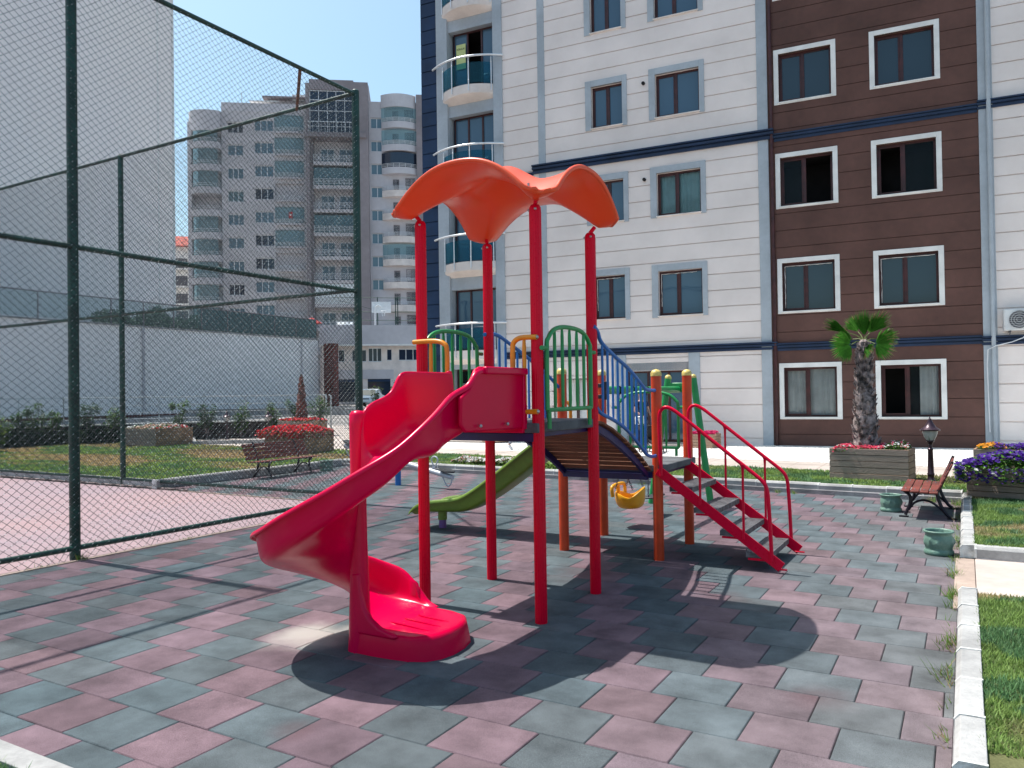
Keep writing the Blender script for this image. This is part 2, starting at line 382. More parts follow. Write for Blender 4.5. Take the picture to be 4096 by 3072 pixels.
# rubber tiles, running bond, red and blue-grey by turns; each tile is real geometry with bevelled edges
T = .45; TY = .4154; rnd = random.Random(3)
b = MB()
def tilerow(m): return TY*(7.896+(m-8)*.982)
PH = {6: 2.433, 7: 1.947, 8: 1.55, 9: 1.132, 10: .641, 11: .273, 12: -.309, 13: -.729, 14: -1.158, 15: -1.614, 16: -2.048, 17: -2.514, 18: -3.04}
def add_tile(x0, x1, y0, y1, col):
    g = .0022; e = .0055; zt = .0+rnd.uniform(-.0012, .0012); zt1 = zt+rnd.uniform(-.001, .001)
    x0 += g; x1 -= g; y0 += g; y1 -= g
    if x1-x0 < .03 or y1-y0 < .03: return
    b.ct = col
    v = [(x0, y0, -.036), (x1, y0, -.036), (x1, y1, -.036), (x0, y1, -.036), (x0, y0, zt-e), (x1, y0, zt-e), (x1, y1, zt1-e), (x0, y1, zt1-e),
         (x0+e, y0+e, zt), (x1-e, y0+e, zt), (x1-e, y1-e, zt1), (x0+e, y1-e, zt1)]
    b.add(v, [(8, 9, 10, 11), (0, 1, 5, 4), (1, 2, 6, 5), (2, 3, 7, 6), (3, 0, 4, 7), (4, 5, 9, 8), (5, 6, 10, 9), (6, 7, 11, 10), (7, 4, 8, 11)])
for m in range(-2, 42):
    y0, y1 = tilerow(m), tilerow(m+1)
    if y1 < 2.2: continue
    y0 = max(y0, 2.21)
    ph = PH.get(m, 2.433-.456*(m-6))
    k0 = int(-14.2/T-ph)-2
    for k in range(k0, 60):
        xa, xb = (ph+k)*T, (ph+k+1)*T
        xl = -8.66 if y1 < 10.12 else -14.02
        xr = -.085
        xa_, xb_ = max(xa, xl), min(xb, xr)
        if xb_-xa_ < .03: continue
        yy1 = y1; lim = kerb_y((xa_+xb_)/2)
        if y0 > lim: continue
        if k % 2 == 0: c = (.088, .112, .124)
        else: c = (.160, .108, .128)
        q = rnd.uniform(.80, 1.14); wv = rnd.uniform(-.012, .014)
        c = (c[0]*q+wv*.7, c[1]*q+wv*.2, c[2]*q)
        # sun-bleached towards the right kerb
        s_ = max(0, min(1, (xb+2.2)/2.4))*.38
        g_ = (.21, .20, .20); c = tuple(c[i]*(1-s_)+g_[i]*s_ for i in range(3))
        if y0 > 9.7 and y0 < 10.1 and xa_ < -8.6: c = c
        y0_ = y0
        if y0 < 10.06 and xa_ < -8.66:                               # rows cut by the end of the court
            if y1 < 10.12: xa_ = max(xa_, -8.66)
            elif xb_ <= -8.66: y0_ = 10.07
            else:
                add_tile(xa_, -8.66, 10.07, y1, c); xa_ = -8.66
        add_tile(xa_, xb_, y0_, min(yy1, lim+.02), c)
add_dust(MT['tile'], [(-4.35, 4.35, .42, .85), (-4.1, 4.7, .25, .6)], (.42, .39, .36))
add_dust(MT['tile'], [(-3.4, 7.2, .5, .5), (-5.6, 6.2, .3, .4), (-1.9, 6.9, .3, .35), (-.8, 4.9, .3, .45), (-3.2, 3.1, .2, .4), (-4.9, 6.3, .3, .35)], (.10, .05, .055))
# the little wedge between court and far tiles
tiles = b.build('rubber_tiles', 'tile', ang=0, kind='structure', tint=True)
bb = MB(); bb.add([(-14.1, 1.9, -.014), (-.05, 1.9, -.014), (-.05, 14.3, -.014), (-14.1, 15.5, -.014)], [(0, 1, 2, 3)])
struct('rubber_floor_bed', bb, 'iron', ang=0)

# pale scuffed sand film lying beside the foot of the slide
def blob(cx, cy, rx, ry, n=22, a=0, seed=0):
    r_ = random.Random(seed); o = []
    for i in range(n):
        t = 2*math.pi*i/n; k = r_.uniform(.72, 1.1); x = rx*k*math.cos(t); y = ry*k*math.sin(t)
        o.append((cx+x*math.cos(a)-y*math.sin(a), cy+x*math.sin(a)+y*math.cos(a)))
    return o

# paved path and terraces at lawn level
b = MB()
b.add([(-34, 16.2, ZL-.012), (9, 16.0, ZL-.012), (9, 26, ZL-.012), (-20, 34, ZL-.012), (-34, 40, ZL-.012)], [(0, 1, 2, 3, 4)])
struct('path', b, 'stone', ang=0)
b = MB()
for k in range(60):                                                  # slab joints of the path
    x = -30+k*.62; b.box(x, x+.008, 17.0+(-.7-x)*.0893, 18.65+(-.7-x)*.11, ZL-.012, ZL-.0095)
b.bar((-30, 20.6, ZL-.011), (9, 17.2, ZL-.011), .008, .004)
struct('path_joints', b, 'stone_edge', ang=0)
# white gravel strip along the building: sheet + loose stones
def gravel_front(x): return 18.6+(-.8-x)*.10
b = MB(); b.add([(-17.6, gravel_front(-17.6), ZL-.006), (9, gravel_front(9)+.1, ZL-.006), (9, 25.2, ZL+.0), (-17.6, 24.2, ZL+.0)], [(0, 1, 2, 3)])
struct('gravel_bed', b, 'gravel', ang=0)
n = 26000
gx = rng.uniform(-17.5, 8, n); gy0 = 18.6+(-.8-gx)*.10
gy = gy0+rng.power(1., n)*(23.9-gy0); keep = ~((gx > -16.9) & (gx < -14.0) & (gy > 22.2)); gx, gy = gx[keep], gy[keep]; n = len(gx)
s = rng.uniform(.014, .034, n); base = np.array([[1, 0, 0], [-.5, .8, 0], [-.6, -.7, 0], [.1, .1, .8]])
a = rng.uniform(0, 6.28, n); ca, sa = np.cos(a), np.sin(a)
V = np.zeros((n, 4, 3)); 
for i in range(4):
    V[:, i, 0] = gx+s*(base[i, 0]*ca-base[i, 1]*sa); V[:, i, 1] = gy+s*(base[i, 0]*sa+base[i, 1]*ca); V[:, i, 2] = ZL-.006+s*base[i, 2]
Fq = np.array([[0, 1, 3], [1, 2, 3], [2, 0, 3]]); F = (np.arange(n)[:, None, None]*4+Fq[None]).reshape(-1, 3)
big_mesh('gravel', V.reshape(-1, 3), F, 'gravel', kind='stuff')
# doorstep slabs before the ground-floor doors
b = MB(); b.box(-17.0, -14.1, 22.5, 23.4, ZL-.01, ZL+.06); b.box(-9.9, -7.2, 22.75, 23.9, ZL-.01, ZL+.06)
struct('door_step', b, 'stone', bevel=.01)

# kerbs of concrete pieces with mortar joints
def kerb_line(name, a, c, w=.13, z1=.165, zb=.05, piece=.55, out=.035, side=1):
    """pieces from a to c; front (side*left of a->c) is chamfered, on a darker footing"""
    a = Vector((*a, 0)); c = Vector((*c, 0)); d = (c-a); Ln = d.length; d.normalize(); nrm = Vector((-d.y, d.x, 0))*side
    b = MB(); n = max(1, round(Ln/piece)); st = Ln/n
    for i in range(n):
        p0 = a+d*(i*st+.006); p1 = a+d*((i+1)*st-.006); j = rnd.uniform(-.004, .004); hz_ = z1+rnd.uniform(-.004, .004)
        prof = [(j, zb), (j+.004, hz_-.03), (j-.022, hz_), (j-w, hz_), (j-w, zb)]
        r = [[tuple(p+nrm*q[0]+Vector((0, 0, q[1]))) for q in prof] for p in (p0, p1)]; b.sweep(r)
    k = struct(name, b, 'kerb', ang=30, bevel=.004)
    b = MB()
    for i in range(n+1):
        p = a+d*(i*st); r = []
        for t in (-.011, .011):
            r.append([tuple(p+d*t+nrm*q[0]+Vector((0, 0, q[1]))) for q in [(.006, zb), (.008, z1-.028), (-.018, z1+.004), (-w-.002, z1+.004), (-w-.002, zb)]])
        b.sweep(r)
    struct(name+'_mortar', b, 'mortar', ang=0)
    b = MB(); prof = [(out, 0), (out, zb-.004), (out-.012, zb+.006), (-w, zb+.006), (-w, 0)]
    b.sweep([[tuple(p+nrm*q[0]+Vector((0, 0, q[1]))) for q in prof] for p in (a, c)])
    struct(name+'_footing', b, 'kerb_base', ang=0)
kerb_line('kerb', (-.075, 4.0), (-.075, 7.47), side=1, zb=.02, out=.012, z1=.155)
kerb_line('kerb', (-.075, 9.50), (-.075, 14.2), side=1, zb=.02, out=.012, z1=.155)
kerb_line('kerb', (.06, 9.46), (2.2, 9.43), side=-1, zb=.035, out=.01, z1=.155)
kerb_line('kerb', (-14.05, kerb_y(-14.05)), (-.08, kerb_y(-.08)), side=-1, zb=.078, z1=.185, out=.03, piece=.55)
kerb_line('kerb', (-14.05, 9.98), (-14.05, 15.35), side=-1, zb=.02, out=.004, z1=.19, piece=2.7)
kerb_line('kerb', (-32, 10.1), (-14.1, 10.06), side=-1, zb=.02, out=.004, z1=.17, piece=3)
kerb_line('kerb', (-8.0, 2.20), (-2.0, 2.20), side=1, zb=.02, out=.0, z1=.06, w=.15, piece=3)
# path that leaves to the right between the lawns
b = MB(); b.box(-.12, .05, 7.3, 9.45, -.01, .022); b2 = MB(); b2.box(.054, 4, 7.35, 9.45, -.01, .026)
struct('path_border', b, 'stone_edge', bevel=.006); struct('side_path', b2, 'stone', bevel=.006)
b = MB(); b.box(.50, .506, 7.35, 9.45, .02, .0275); b.box(1.1, 1.106, 7.35, 9.45, .02, .0275); struct('side_path_joints', b, 'stone_edge', ang=0)

# lawns: soil sheets and blades
LAWN = [
 [(.05, 3.0), (5, 3.0), (5, 7.42), (.05, 7.42)],
 [(.05, 9.55), (5, 9.55), (5, 14.6), (.05, 14.05)],
 [(-13.95, kerb_y(-13.95)+.1), (-.2, kerb_y(-.2)+.1), (-.1, kerb_y(-.1)+.1), (5, 14.1), (5, 16.3), (-.76, 16.75), (-13.1, 18.15), (-14.0, 18.2)],
 [(-31.5, 10.2), (-14.15, 10.16), (-14.15, 18.1), (-21.2, 18.4), (-24.5, 18.9), (-28.8, 22.6), (-31.5, 17)],
 [(-8.0, -2.0), (-2.0, -2.0), (-2.0, 2.04), (-8.0, 2.04)],
]
def soil_mat():
    m = vcol_mat('lawn_soil', 1., .5, 60, .45, .1); return m
MT['lawnsoil'] = soil_mat()
def brown(x, y):
    """how parched the turf is at a place"""
    x = np.asarray(x, float); y = np.asarray(y, float)
    left = (x < -14)
    bandy = nz(x*.35, y*1.0, .9, 2.)
    k = np.where(left, np.clip((bandy-.40)*4, 0, 1)*(y > 11.2), np.clip((nz(x, y, 1.7, 5.)-.66)*5, 0, 1)*.85)
    k = np.where((~left) & (y > 14) , np.clip((nz(x*.5, y, .9, 1.)-.5)*3, 0, 1)*.55, k)
    return k
GV = []; GT = []
def inpoly(px, py, poly):
    c = np.zeros(len(px), bool); n = len(poly)
    for i in range(n):
        x1, y1 = poly[i]; x2, y2 = poly[(i+1) % n]
        cond = ((y1 > py) != (y2 > py)) & (px < (x2-x1)*(py-y1)/(y2-y1+1e-12)+x1); c ^= cond
    return c
for li, poly in enumerate(LAWN):
    xs_ = [p[0] for p in poly]; ys_ = [p[1] for p in poly]; z = ZL-.012 if li < 4 else .03
    if li in (0, 1): z = .13
    b = MB(); st = .25 if li != 3 else .5
    gx_ = np.arange(min(xs_), max(xs_)+st, st); gy_ = np.arange(min(ys_), max(ys_)+st, st)
    for x in gx_:
        for y in gy_:
            q = [(x, y), (x+st, y), (x+st, y+st), (x, y+st)]
            if inpoly(np.array([x+st/2]), np.array([y+st/2]), poly)[0]:
                k = float(brown(x+st/2, y+st/2)); b.ct = (.07+.20*k, .09+.11*k, .035+.08*k)
                q = [(min(max(px, min(xs_)), max(xs_)), min(max(py, min(ys_)), max(ys_))) for px, py in q]
                b.add([(*p, z) for p in q], [(0, 1, 2, 3)])
    b.build('lawn', 'lawnsoil', ang=0, kind='structure', tint=True)
    if li == 0: dens, hh_, ww = 9000, .036, .0042; lim = (.03, 1.6, 4.2, 7.46)
    elif li == 1: dens, hh_, ww = 4200, .045, .006; lim = (.03, 1.7, 9.55, 13.9)
    elif li == 2: dens, hh_, ww = 1500, .05, .011; lim = (-14, 1.5, 14, 18.3)
    elif li == 3: dens, hh_, ww = 520, .06, .022; lim = (-31, -14.1, 10.1, 22)
    else: dens, hh_, ww = 9000, .05, .004; lim = (-4.6, -3.4, 1.6, 2.05)
    A = (lim[1]-lim[0])*(lim[3]-lim[2]); n = int(A*dens)
    x = rng.uniform(lim[0], lim[1], n); y = rng.uniform(lim[2], lim[3], n)
    k = brown(x, y); ok = inpoly(x, y, poly) & (rng.uniform(0, 1, n) > k*.55) if li != 3 else inpoly(x, y, poly) & (rng.uniform(0, 1, n) > k*.3)
    x, y, k = x[ok], y[ok], k[ok]; n = len(x)
    tuft = nz(x, y, 5., 3.); h = hh_*(.45+.75*rng.uniform(0, 1, n))*(1-.45*k)*(.7+.6*tuft)
    a = rng.uniform(0, 6.28, n); l = rng.uniform(.2, 1.1, n)*h; wv = ww*rng.uniform(.7, 1.4, n)
    P = np.zeros((n, 3, 3)); dx, dy = np.cos(a), np.sin(a); a2 = a+rng.uniform(.8, 2.3, n)
    P[:, 0] = np.stack([x-dx*wv, y-dy*wv, np.full(n, z)], 1); P[:, 1] = np.stack([x+dx*wv, y+dy*wv, np.full(n, z)], 1)
    P[:, 2] = np.stack([x+np.cos(a2)*l, y+np.sin(a2)*l, z+h], 1)
    g = rng.uniform(.65, 1.35, n)[:, None]; col = np.array([[.19, .29, .075]])*(1.05 if li > 1 else 1)*g*(1-k[:, None])+np.array([[.36, .28, .15]])*k[:, None]*g
    dk = (nz(x, y, 2.3, 8.) > .52)[:, None]; col = np.where(dk & (k[:, None] < .3), col*np.array([[.55, .72, 1.1]]), col)
    if li == 3: col = col*np.array([[1.15, 1.1, 1.0]])
    GV.append(P.reshape(-1, 3)); GT.append(np.repeat(col, 3, 0))
V = np.concatenate(GV); Tn = np.concatenate(GT)
big_mesh('grass', V, np.arange(len(V)).reshape(-1, 3), 'grass', tint=Tn, kind='stuff')
# weeds in the joint along the right kerb and at the fence posts
def tuftmesh(spots, hmul=1.):
    Vs = []; Cs = []
    for (cx, cy, n, r, h) in spots:
        a = rng.uniform(0, 6.28, n); rr = r*rng.uniform(0, 1, n)**.7; x = cx+rr*np.cos(a)*.5; y = cy+rr*np.sin(a)
        a = rng.uniform(0, 6.28, n); hh_ = h*rng.uniform(.4, 1.1, n); l = rng.uniform(.3, 1.6, n)*hh_; P = np.zeros((n, 3, 3)); w_ = .0035
        P[:, 0] = np.stack([x-np.sin(a)*w_, y+np.cos(a)*w_, np.full(n, -.003)], 1); P[:, 1] = np.stack([x+np.sin(a)*w_, y-np.cos(a)*w_, np.full(n, -.003)], 1)
        P[:, 2] = np.stack([x+np.cos(a)*l-.02, y+np.sin(a)*l, hh_], 1)
        c = np.where(rng.uniform(0, 1, (n, 1)) < .7, np.array([[.10, .20, .03]]), np.array([[.25, .19, .09]]))*rng.uniform(.7, 1.3, (n, 1))
        Vs.append(P.reshape(-1, 3)); Cs.append(np.repeat(c, 3, 0))
    V = np.concatenate(Vs); return V, np.concatenate(Cs)
sp = [(-.12, y, int(rnd.uniform(4, 30)), .13, rnd.uniform(.05, .1)) for y in np.arange(4.6, 14, .23) if rnd.random() < .7]
sp += [(-.12, 7.75, 90, .14, .12), (-.12, 8.6, 60, .12, .11), (-.12, 6.3, 60, .18, .1), (-.12, 5.6, 40, .2, .1)]
sp += [(-8.68, 5.22, 60, .07, .10), (-8.7, 4.8, 18, .2, .05), (-8.68, 6.6, 20, .1, .06), (-.12, 13.9, 80, .2, .12), (-.5, 14.05, 60, .15, .13), (-2.6, 14.25, 40, .1, .09), (-5.5, 14.5, 40, .15, .07), (-2.9, 14.3, 40, .1, .09)]
V, C_ = tuftmesh(sp); big_mesh('weeds', V, np.arange(len(V)).reshape(-1, 3), 'grass', tint=C_, kind='stuff')
# debris in the gutter behind the court
b = MB()
for k in range(700):
    x = rnd.uniform(-21, -14.3) if k < 520 else rnd.uniform(-14.3, -13.2); y = rnd.uniform(9.99, 10.08); r_ = rnd.uniform(.01, .035)
    b.ball((x, y, .02+r_*.4), r_, 5, 3, 1.4, .8, .5)
b.build('leaf_litter', 'bark', kind='stuff')
for k, (x, y, r_) in enumerate(((-17.3, 10.05, .07), (-17.05, 10.03, .09), (-2.93, 5.12, .012))):
    b = MB((x, y, 0)); b.ball((x, y, r_*.5), r_, 8, 5, 1.3, .9, .8)
    tag(b.build('stone', 'pebble'), ['white round stone in the gutter left of the larger white one', 'largest white stone in the gutter behind the court fence', 'tiny white pebble on the tiles beside the front red pole'][k], 'stone')
    bpy.data.objects[-1] if 0 else None

# ================================================================ THE NEAR APARTMENT BUILDING
A0 = (-4.87, 24.15, 0)
def heightfield(mb, xs, zs, depth, skip=None):
    """wall of cells in the x-z plane; depth(x,z) gives y (or None for a hole of given reveal)"""
    nx, nz_ = len(xs)-1, len(zs)-1
    D = [[depth((xs[i]+xs[i+1])/2, (zs[j]+zs[j+1])/2) for j in range(nz_)] for i in range(nx)]
    for i in range(nx):
        for j in range(nz_):
            d, hole = D[i][j]
            x0, x1, z0, z1 = xs[i], xs[i+1], zs[j], zs[j+1]
            if not hole: mb.add([(x0, d, z0), (x1, d, z0), (x1, d, z1), (x0, d, z1)], [(0, 1, 2, 3)])
            if i+1 < nx:
                e = D[i+1][j][0]
                if abs(e-d) > 1e-6: mb.add([(x1, d, z0), (x1, e, z0), (x1, e, z1), (x1, d, z1)], [(0, 1, 2, 3)])
            if j+1 < nz_:
                e = D[i][j+1][0]
                if abs(e-d) > 1e-6: mb.add([(x0, d, z1), (x1, d, z1), (x1, e, z1), (x0, e, z1)], [(0, 1, 2, 3)])
def wall(x0, x1, z0, z1, holes, grooves, front=-.04, back=0., reveal=.17, gw=.015):
    xs = {x0, x1}; zs = {z0, z1}
    for h in holes:
        for q in h[:2]:
            if x0 < q < x1: xs.add(q)
        for q in h[2:4]:
            if z0 < q < z1: zs.add(q)
    gs = [g for g in grooves if z0+.03 < g < z1-.03]
    for g in gs: zs |= {g-gw, g+gw}
    xs = sorted(xs); zs = sorted(zs); mb = MB()
    def depth(x, z):
        for h in holes:
            if h[0] < x < h[1] and h[2] < z < h[3]: return (reveal, True)
        for g in gs:
            if abs(z-g) < gw: return (back, False)
        return (front, False)
    heightfield(mb, xs, zs, depth); return mb
bld = thing('apartment_building', 'white and brown rendered apartment block with navy string courses and curved glass balconies', 'building', A0, R(4.3))
GW = [.37+.504*k for k in range(40)]; ZT = 19.5
WIN = []                                                             # (u0,u1,z0,z1) outer surround
for k, (zb_, zt_) in enumerate(((4.16, 5.84), (7.34, 8.97), (10.49, 12.13), (13.66, 15.3), (16.8, 18.45))):
    WIN += [(-5.89, -4.46, zb_, zt_, 'w', k, 0), (-3.73, -1.97, zb_, zt_, 'w', k, 1)]
    WIN += [(7.4, 8.8, zb_, zt_, 'w', k, 5)]
for k, (zb_, zt_) in enumerate(((.94, 2.60), (4.07, 5.71), (7.2, 8.85), (10.31, 11.96), (13.44, 15.1))):
    WIN += [(.09, 1.81, zb_, zt_, 'b', k, 2), (2.69, 4.45, zb_, zt_, 'b', k, 3)]
def inner(wn):
    u0, u1, z0, z1, s = wn[:5]
    return (u0+.205, u1-.16, z0+.06, z1-.2) if s == 'w' else (u0+.135, u1-.135, z0+.07, z1-.135)
hl = [inner(wn) for wn in WIN]
DOOR = (-4.62, -2.60, .17, 2.48); DOORL = (-11.14, -9.31, .2, 2.72); WDOOR = (-7.2, -5.5, .17, 2.25)
BAL = [(-11.14, -9.31, z+.36+.03, z+2.58) for z in (3.0, 6.12, 9.25, 12.35, 15.45)]
part = lambda mb, n, m, **k: mb.build(n, m, bld, **k)
part(wall(-12.28, -11.58, -.1, ZT, [], [g+.2 for g in GW], gw=.02), 'navy_wall', 'navy_wall', ang=0)
b = MB()
b.box(-12.28, 5.0, 9, 9.1, -.1, ZT); part(b, 'rear_wall', 'white_wall', ang=0)
b = MB(); b.box(-12.30, -12.26, .0, 9.1, -.1, ZT); part(b, 'side_wall', 'navy_wall', ang=0)
b = MB(); b.box(-12.3, 13, -.02, 9.1, ZT, ZT+.2); part(b, 'roof', 'white_trim', ang=0)
part(wall(-11.15, -9.3, -.1, ZT, BAL+[DOORL], [], front=.0, reveal=.35), 'balcony_wall', 'trim', ang=0)
part(wall(-8.96, -7.6, -.1, ZT, [WDOOR], GW), 'white_wall', 'white_wall', ang=0)
part(wall(-7.36, -.4, -.1, 3.0, hl+[DOOR, WDOOR], GW), 'white_wall', 'white_wall', ang=0)
part(wall(-7.36, -.4, 3.0, ZT, hl+[DOOR], GW), 'white_wall', 'white_wall', ang=0)
part(wall(-.1, 5.34, -.1, ZT, hl, [g+.13 for g in GW], gw=.009), 'brown_wall', 'brown_wall', ang=0)
part(wall(5.65, 13, -.1, ZT, hl, GW), 'white_wall', 'white_wall', ang=0)
# pilasters
for (a_, c_, z0_, z1_, pr) in ((-11.6, -11.15, -.1, ZT, .10), (-9.3, -8.95, -.1, ZT, .10), (-7.61, -7.35, 3.22, ZT, .06), (-.40, -.095, -.1, ZT, .07), (5.33, 5.66, -.1, ZT, .07),
                             (-5.01, -4.63, -.1, 3.03, .075), (-2.60, -2.25, -.1, 3.03, .075)):
    b = MB(); b.box(a_, c_, -pr, .02, z0_, z1_); part(b, 'pilaster', 'trim', bevel=.012)
b = MB(); b.tube([(5.56, -.13, -.1), (5.56, -.13, ZT)], .055, 10); part(b, 'downpipe', 'trim')
b = MB(); b.tube([(.0, -.09, -.1), (.0, -.09, ZT)], .05, 10)
for z in np.arange(.9, ZT, 1.2): b.tube([(.0, -.09, z), (.0, -.09, z+.05)], .058, 10)
part(b, 'downpipe', 'pvc')
b = MB(); b.box(-4.63, -2.60, -.04, .0, 2.48, 2.75); part(b, 'lintel', 'trim', bevel=.01)
# string courses: two ribs with a shadow gap
def course(x0, x1, z0, z1, pr, nm='string_course'):
    h_ = z1-z0; prof = [(0, z0), (-pr*.55, z0), (-pr*.55, z0+h_*.30), (-pr*.35, z0+h_*.34), (-pr*.35, z0+h_*.42), (-pr*.85, z0+h_*.46), (-pr*.85, z0+h_*.68), (-pr*.6, z0+h_*.72), (-pr*.6, z0+h_*.78), (-pr, z0+h_*.82), (-pr, z1-.01), (0, z1+.02)]
    b = MB(); b.sweep([[(x, q[0], q[1]) for q in prof] for x in (x0, x1)]); part(b, nm, 'navy_trim', ang=0)
course(-7.82, .06, 9.32, 9.61, .22); course(.06, 5.3, 9.22, 9.46, .12); course(5.3, 13, 9.28, 9.52, .16); course(-8.94, -7.82, 9.15, 9.4, .12)
course(-8.94, .06, 3.02, 3.25, .16); course(.06, 5.3, 2.97, 3.2, .12); course(5.3, 13, 2.93, 3.17, .16); course(-12.3, -11.6, 3.0, 3.2, .08)

def window(wn, i):
    u0, u1, z0, z1, s, k, c = wn; a_, c_, d_, e_ = inner(wn); y = .10
    f = MB(); t = .055
    f.box(a_, c_, y, y+.06, e_-t, e_); f.box(a_, c_, y, y+.06, d_, d_+t); f.box(a_, a_+t, y, y+.06, d_+t, e_-t); f.box(c_-t, c_, y, y+.06, d_+t, e_-t)
    mu = a_+(c_-a_)*(.46 if c != 0 else .52); f.box(mu-.045, mu+.045, y-.006, y+.06, d_+t, e_-t)
    open_ = None
    if s == 'b' and k == 2: open_ = 'R' if c == 2 else 'L'
    if s == 'b' and k == 0 and c == 3: open_ = 'L'
    # casement rim on the sash side
    f.box(a_+t, mu-.045, y-.004, y+.04, e_-t-.04, e_-t); f.box(a_+t, mu-.045, y-.004, y+.04, d_+t, d_+t+.04)
    f.box(a_+t, a_+t+.035, y-.004, y+.04, d_+t+.04, e_-t-.04); f.box(mu-.08, mu-.045, y-.004, y+.04, d_+t+.04, e_-t-.04)
    fo = part(f, 'window', 'pvc', bevel=.006)
    sb = MB(); w1 = .075 if s == 'w' else .06
    if s == 'w':
        sb.box(u0, a_, -w1, .02, z0, z1); sb.box(c_, u1, -w1, .02, z0, z1); sb.box(a_, c_, -w1, .02, e_, z1)
    else:
        sb.box(u0, a_, -w1, .02, z0, z1); sb.box(c_, u1, -w1, .02, z0, z1); sb.box(a_, c_, -w1, .02, e_, z1); sb.box(a_, c_, -w1, .02, z0, d_)
    sb.build('surround', 'trim' if s == 'w' else 'white_trim', fo, bevel=.006)
    sl_ = MB(); sl_.box(a_-.03, c_+.03, -w1-.025, y, d_-.035, d_); sl_.build('sill', 'white_trim' if s == 'b' else 'peach', fo, bevel=.006)
    # rooms and curtains
    rb = MB(); rb.box(a_-.3, c_+.3, 1.3, 1.34, d_-.3, e_+.3); rb.box(a_-.3, c_+.3, y+.3, 1.3, e_+.02, e_+.06); rb.box(a_-.34, a_-.3, .2, 1.3, d_, e_); rb.box(c_+.3, c_+.34, .2, 1.3, d_, e_); rb.box(a_-.3, c_+.3, y+.3, 1.3, d_-.3, d_-.26)
    rb.build('room', 'dark', fo, ang=0)
    cur = None
    if s == 'b' and k == 0: cur = (a_+.06, c_-.06) if c == 2 else (a_+.98, c_-.05)
    if s == 'w' and k == 1 and c == 1: cur = (a_+.05, c_-.05)
    if cur:
        cb = MB(); n = 60; pts = [cur[0]+(cur[1]-cur[0])*j/n for j in range(n+1)]; gap = (cur[0]+cur[1])/2 if c == 2 else None
        v = [(p, y+.16+.025*math.sin(p*34+math.sin(p*9)*1.5), z_) for z_ in (d_+.04, e_-.03) for p in pts]
        cb.add(v, [(j, j+1, n+2+j, n+1+j) for j in range(n)]); cb.build('curtain', 'aqua_curtain' if s == 'w' else 'curtain', fo, ang=180)
    g = 'glass_clear' if cur or open_ else ('glass' if s == 'w' else 'glass_brown')
    for side, (p0, p1) in (('L', (a_+t+.035, mu-.08)), ('R', (mu+.045, c_-t))):
        if side == open_:
            # the sash stands open into the room
            q = MB(); xh = p0 if side == 'L' else p1; q.box(xh-.02, xh+.02, y+.06, y+.5, d_+t+.02, e_-t-.02); q.build('open_sash', 'pvc', fo, bevel=.005); continue
        q = MB(); q.add([(p0, y+.03, d_+t), (p1, y+.03, d_+t), (p1, y+.03, e_-t), (p0, y+.03, e_-t)], [(0, 1, 2, 3)]); q.build('pane', g, fo, ang=0)
    # curls of peeling mounting film on two storeys
    if (s == 'b' and k == 1) or (s == 'w' and k == 0 and c < 3):
        q = MB(); r_ = random.Random(i); edge = [(a_+.07, d_+.1), (a_+.065, e_-.09), (c_-.08, e_-.085)] if s == 'b' else [(a_+.08, d_+.3), (a_+.07, e_-.09), (c_-.2, e_-.08)]
        for (p, q2) in zip(edge[:-1], edge[1:]):
            n = 16; line = [(p[0]+(q2[0]-p[0])*j/n+r_.uniform(-.006, .006), y-.012+r_.uniform(-.006, .004), p[1]+(q2[1]-p[1])*j/n+r_.uniform(-.006, .006)) for j in range(n+1)]
            q.tube(line, [r_.uniform(.004, .012) for _ in line], 5)
        q.build('peeling_film', 'white_trim', fo)
for i, wn in enumerate(WIN):
    if wn[6] == 5 and wn[5] not in (2, 3): continue
    window(wn, i)

def glazed_door(x0, x1, z0, z1, y, nm, n=3, curtain=False, sign=False, opened=False):
    f = MB(); t = .06; xs = [x0+(x1-x0)*j/n for j in range(n+1)]
    f.box(x0, x1, y, y+.06, z1-t, z1); f.box(x0, x1, y, y+.06, z0, z0+t+.06)
    for j, x in enumerate(xs): f.box(x-(0 if j == 0 else t*.6), x+(0 if j == n else t*.6), y-.004, y+.06, z0+t+.06, z1-t)
    fo = part(f, nm, 'pvc', bevel=.006)
    rb = MB(); rb.box(x0, x1, y+1.2, y+1.24, z0-.1, z1+.1); rb.box(x0, x1, y+.1, y+1.2, z1, z1+.03); rb.box(x0-.04, x0, y+.1, y+1.2, z0, z1); rb.box(x1, x1+.04, y+.1, y+1.2, z0, z1); rb.box(x0, x1, y+.1, y+1.2, z0-.03, z0); rb.build('room', 'dark', fo, ang=0)
    for j in range(n):
        if opened and j == 1: continue
        g = 'glass_clear' if curtain else 'glass'
        q = MB(); q.add([(xs[j]+.03, y+.03, z0+t), (xs[j+1]-.03, y+.03, z0+t), (xs[j+1]-.03, y+.03, z1-t), (xs[j]+.03, y+.03, z1-t)], [(0, 1, 2, 3)]); q.build('pane', g, fo, ang=0)
    if curtain:
        cb = MB(); m_ = 70; pts = [x0+.05+(x1-x0-.1)*j/m_ for j in range(m_+1)]; v = [(p, y+.2+.03*math.sin(p*30+math.sin(p*7)*2), z_) for z_ in (z0+.12, z1-.5) for p in pts]
        cb.add(v, [(j, j+1, m_+2+j, m_+1+j) for j in range(m_)]); cb.build('curtain', 'curtain', fo, ang=180)
    return fo
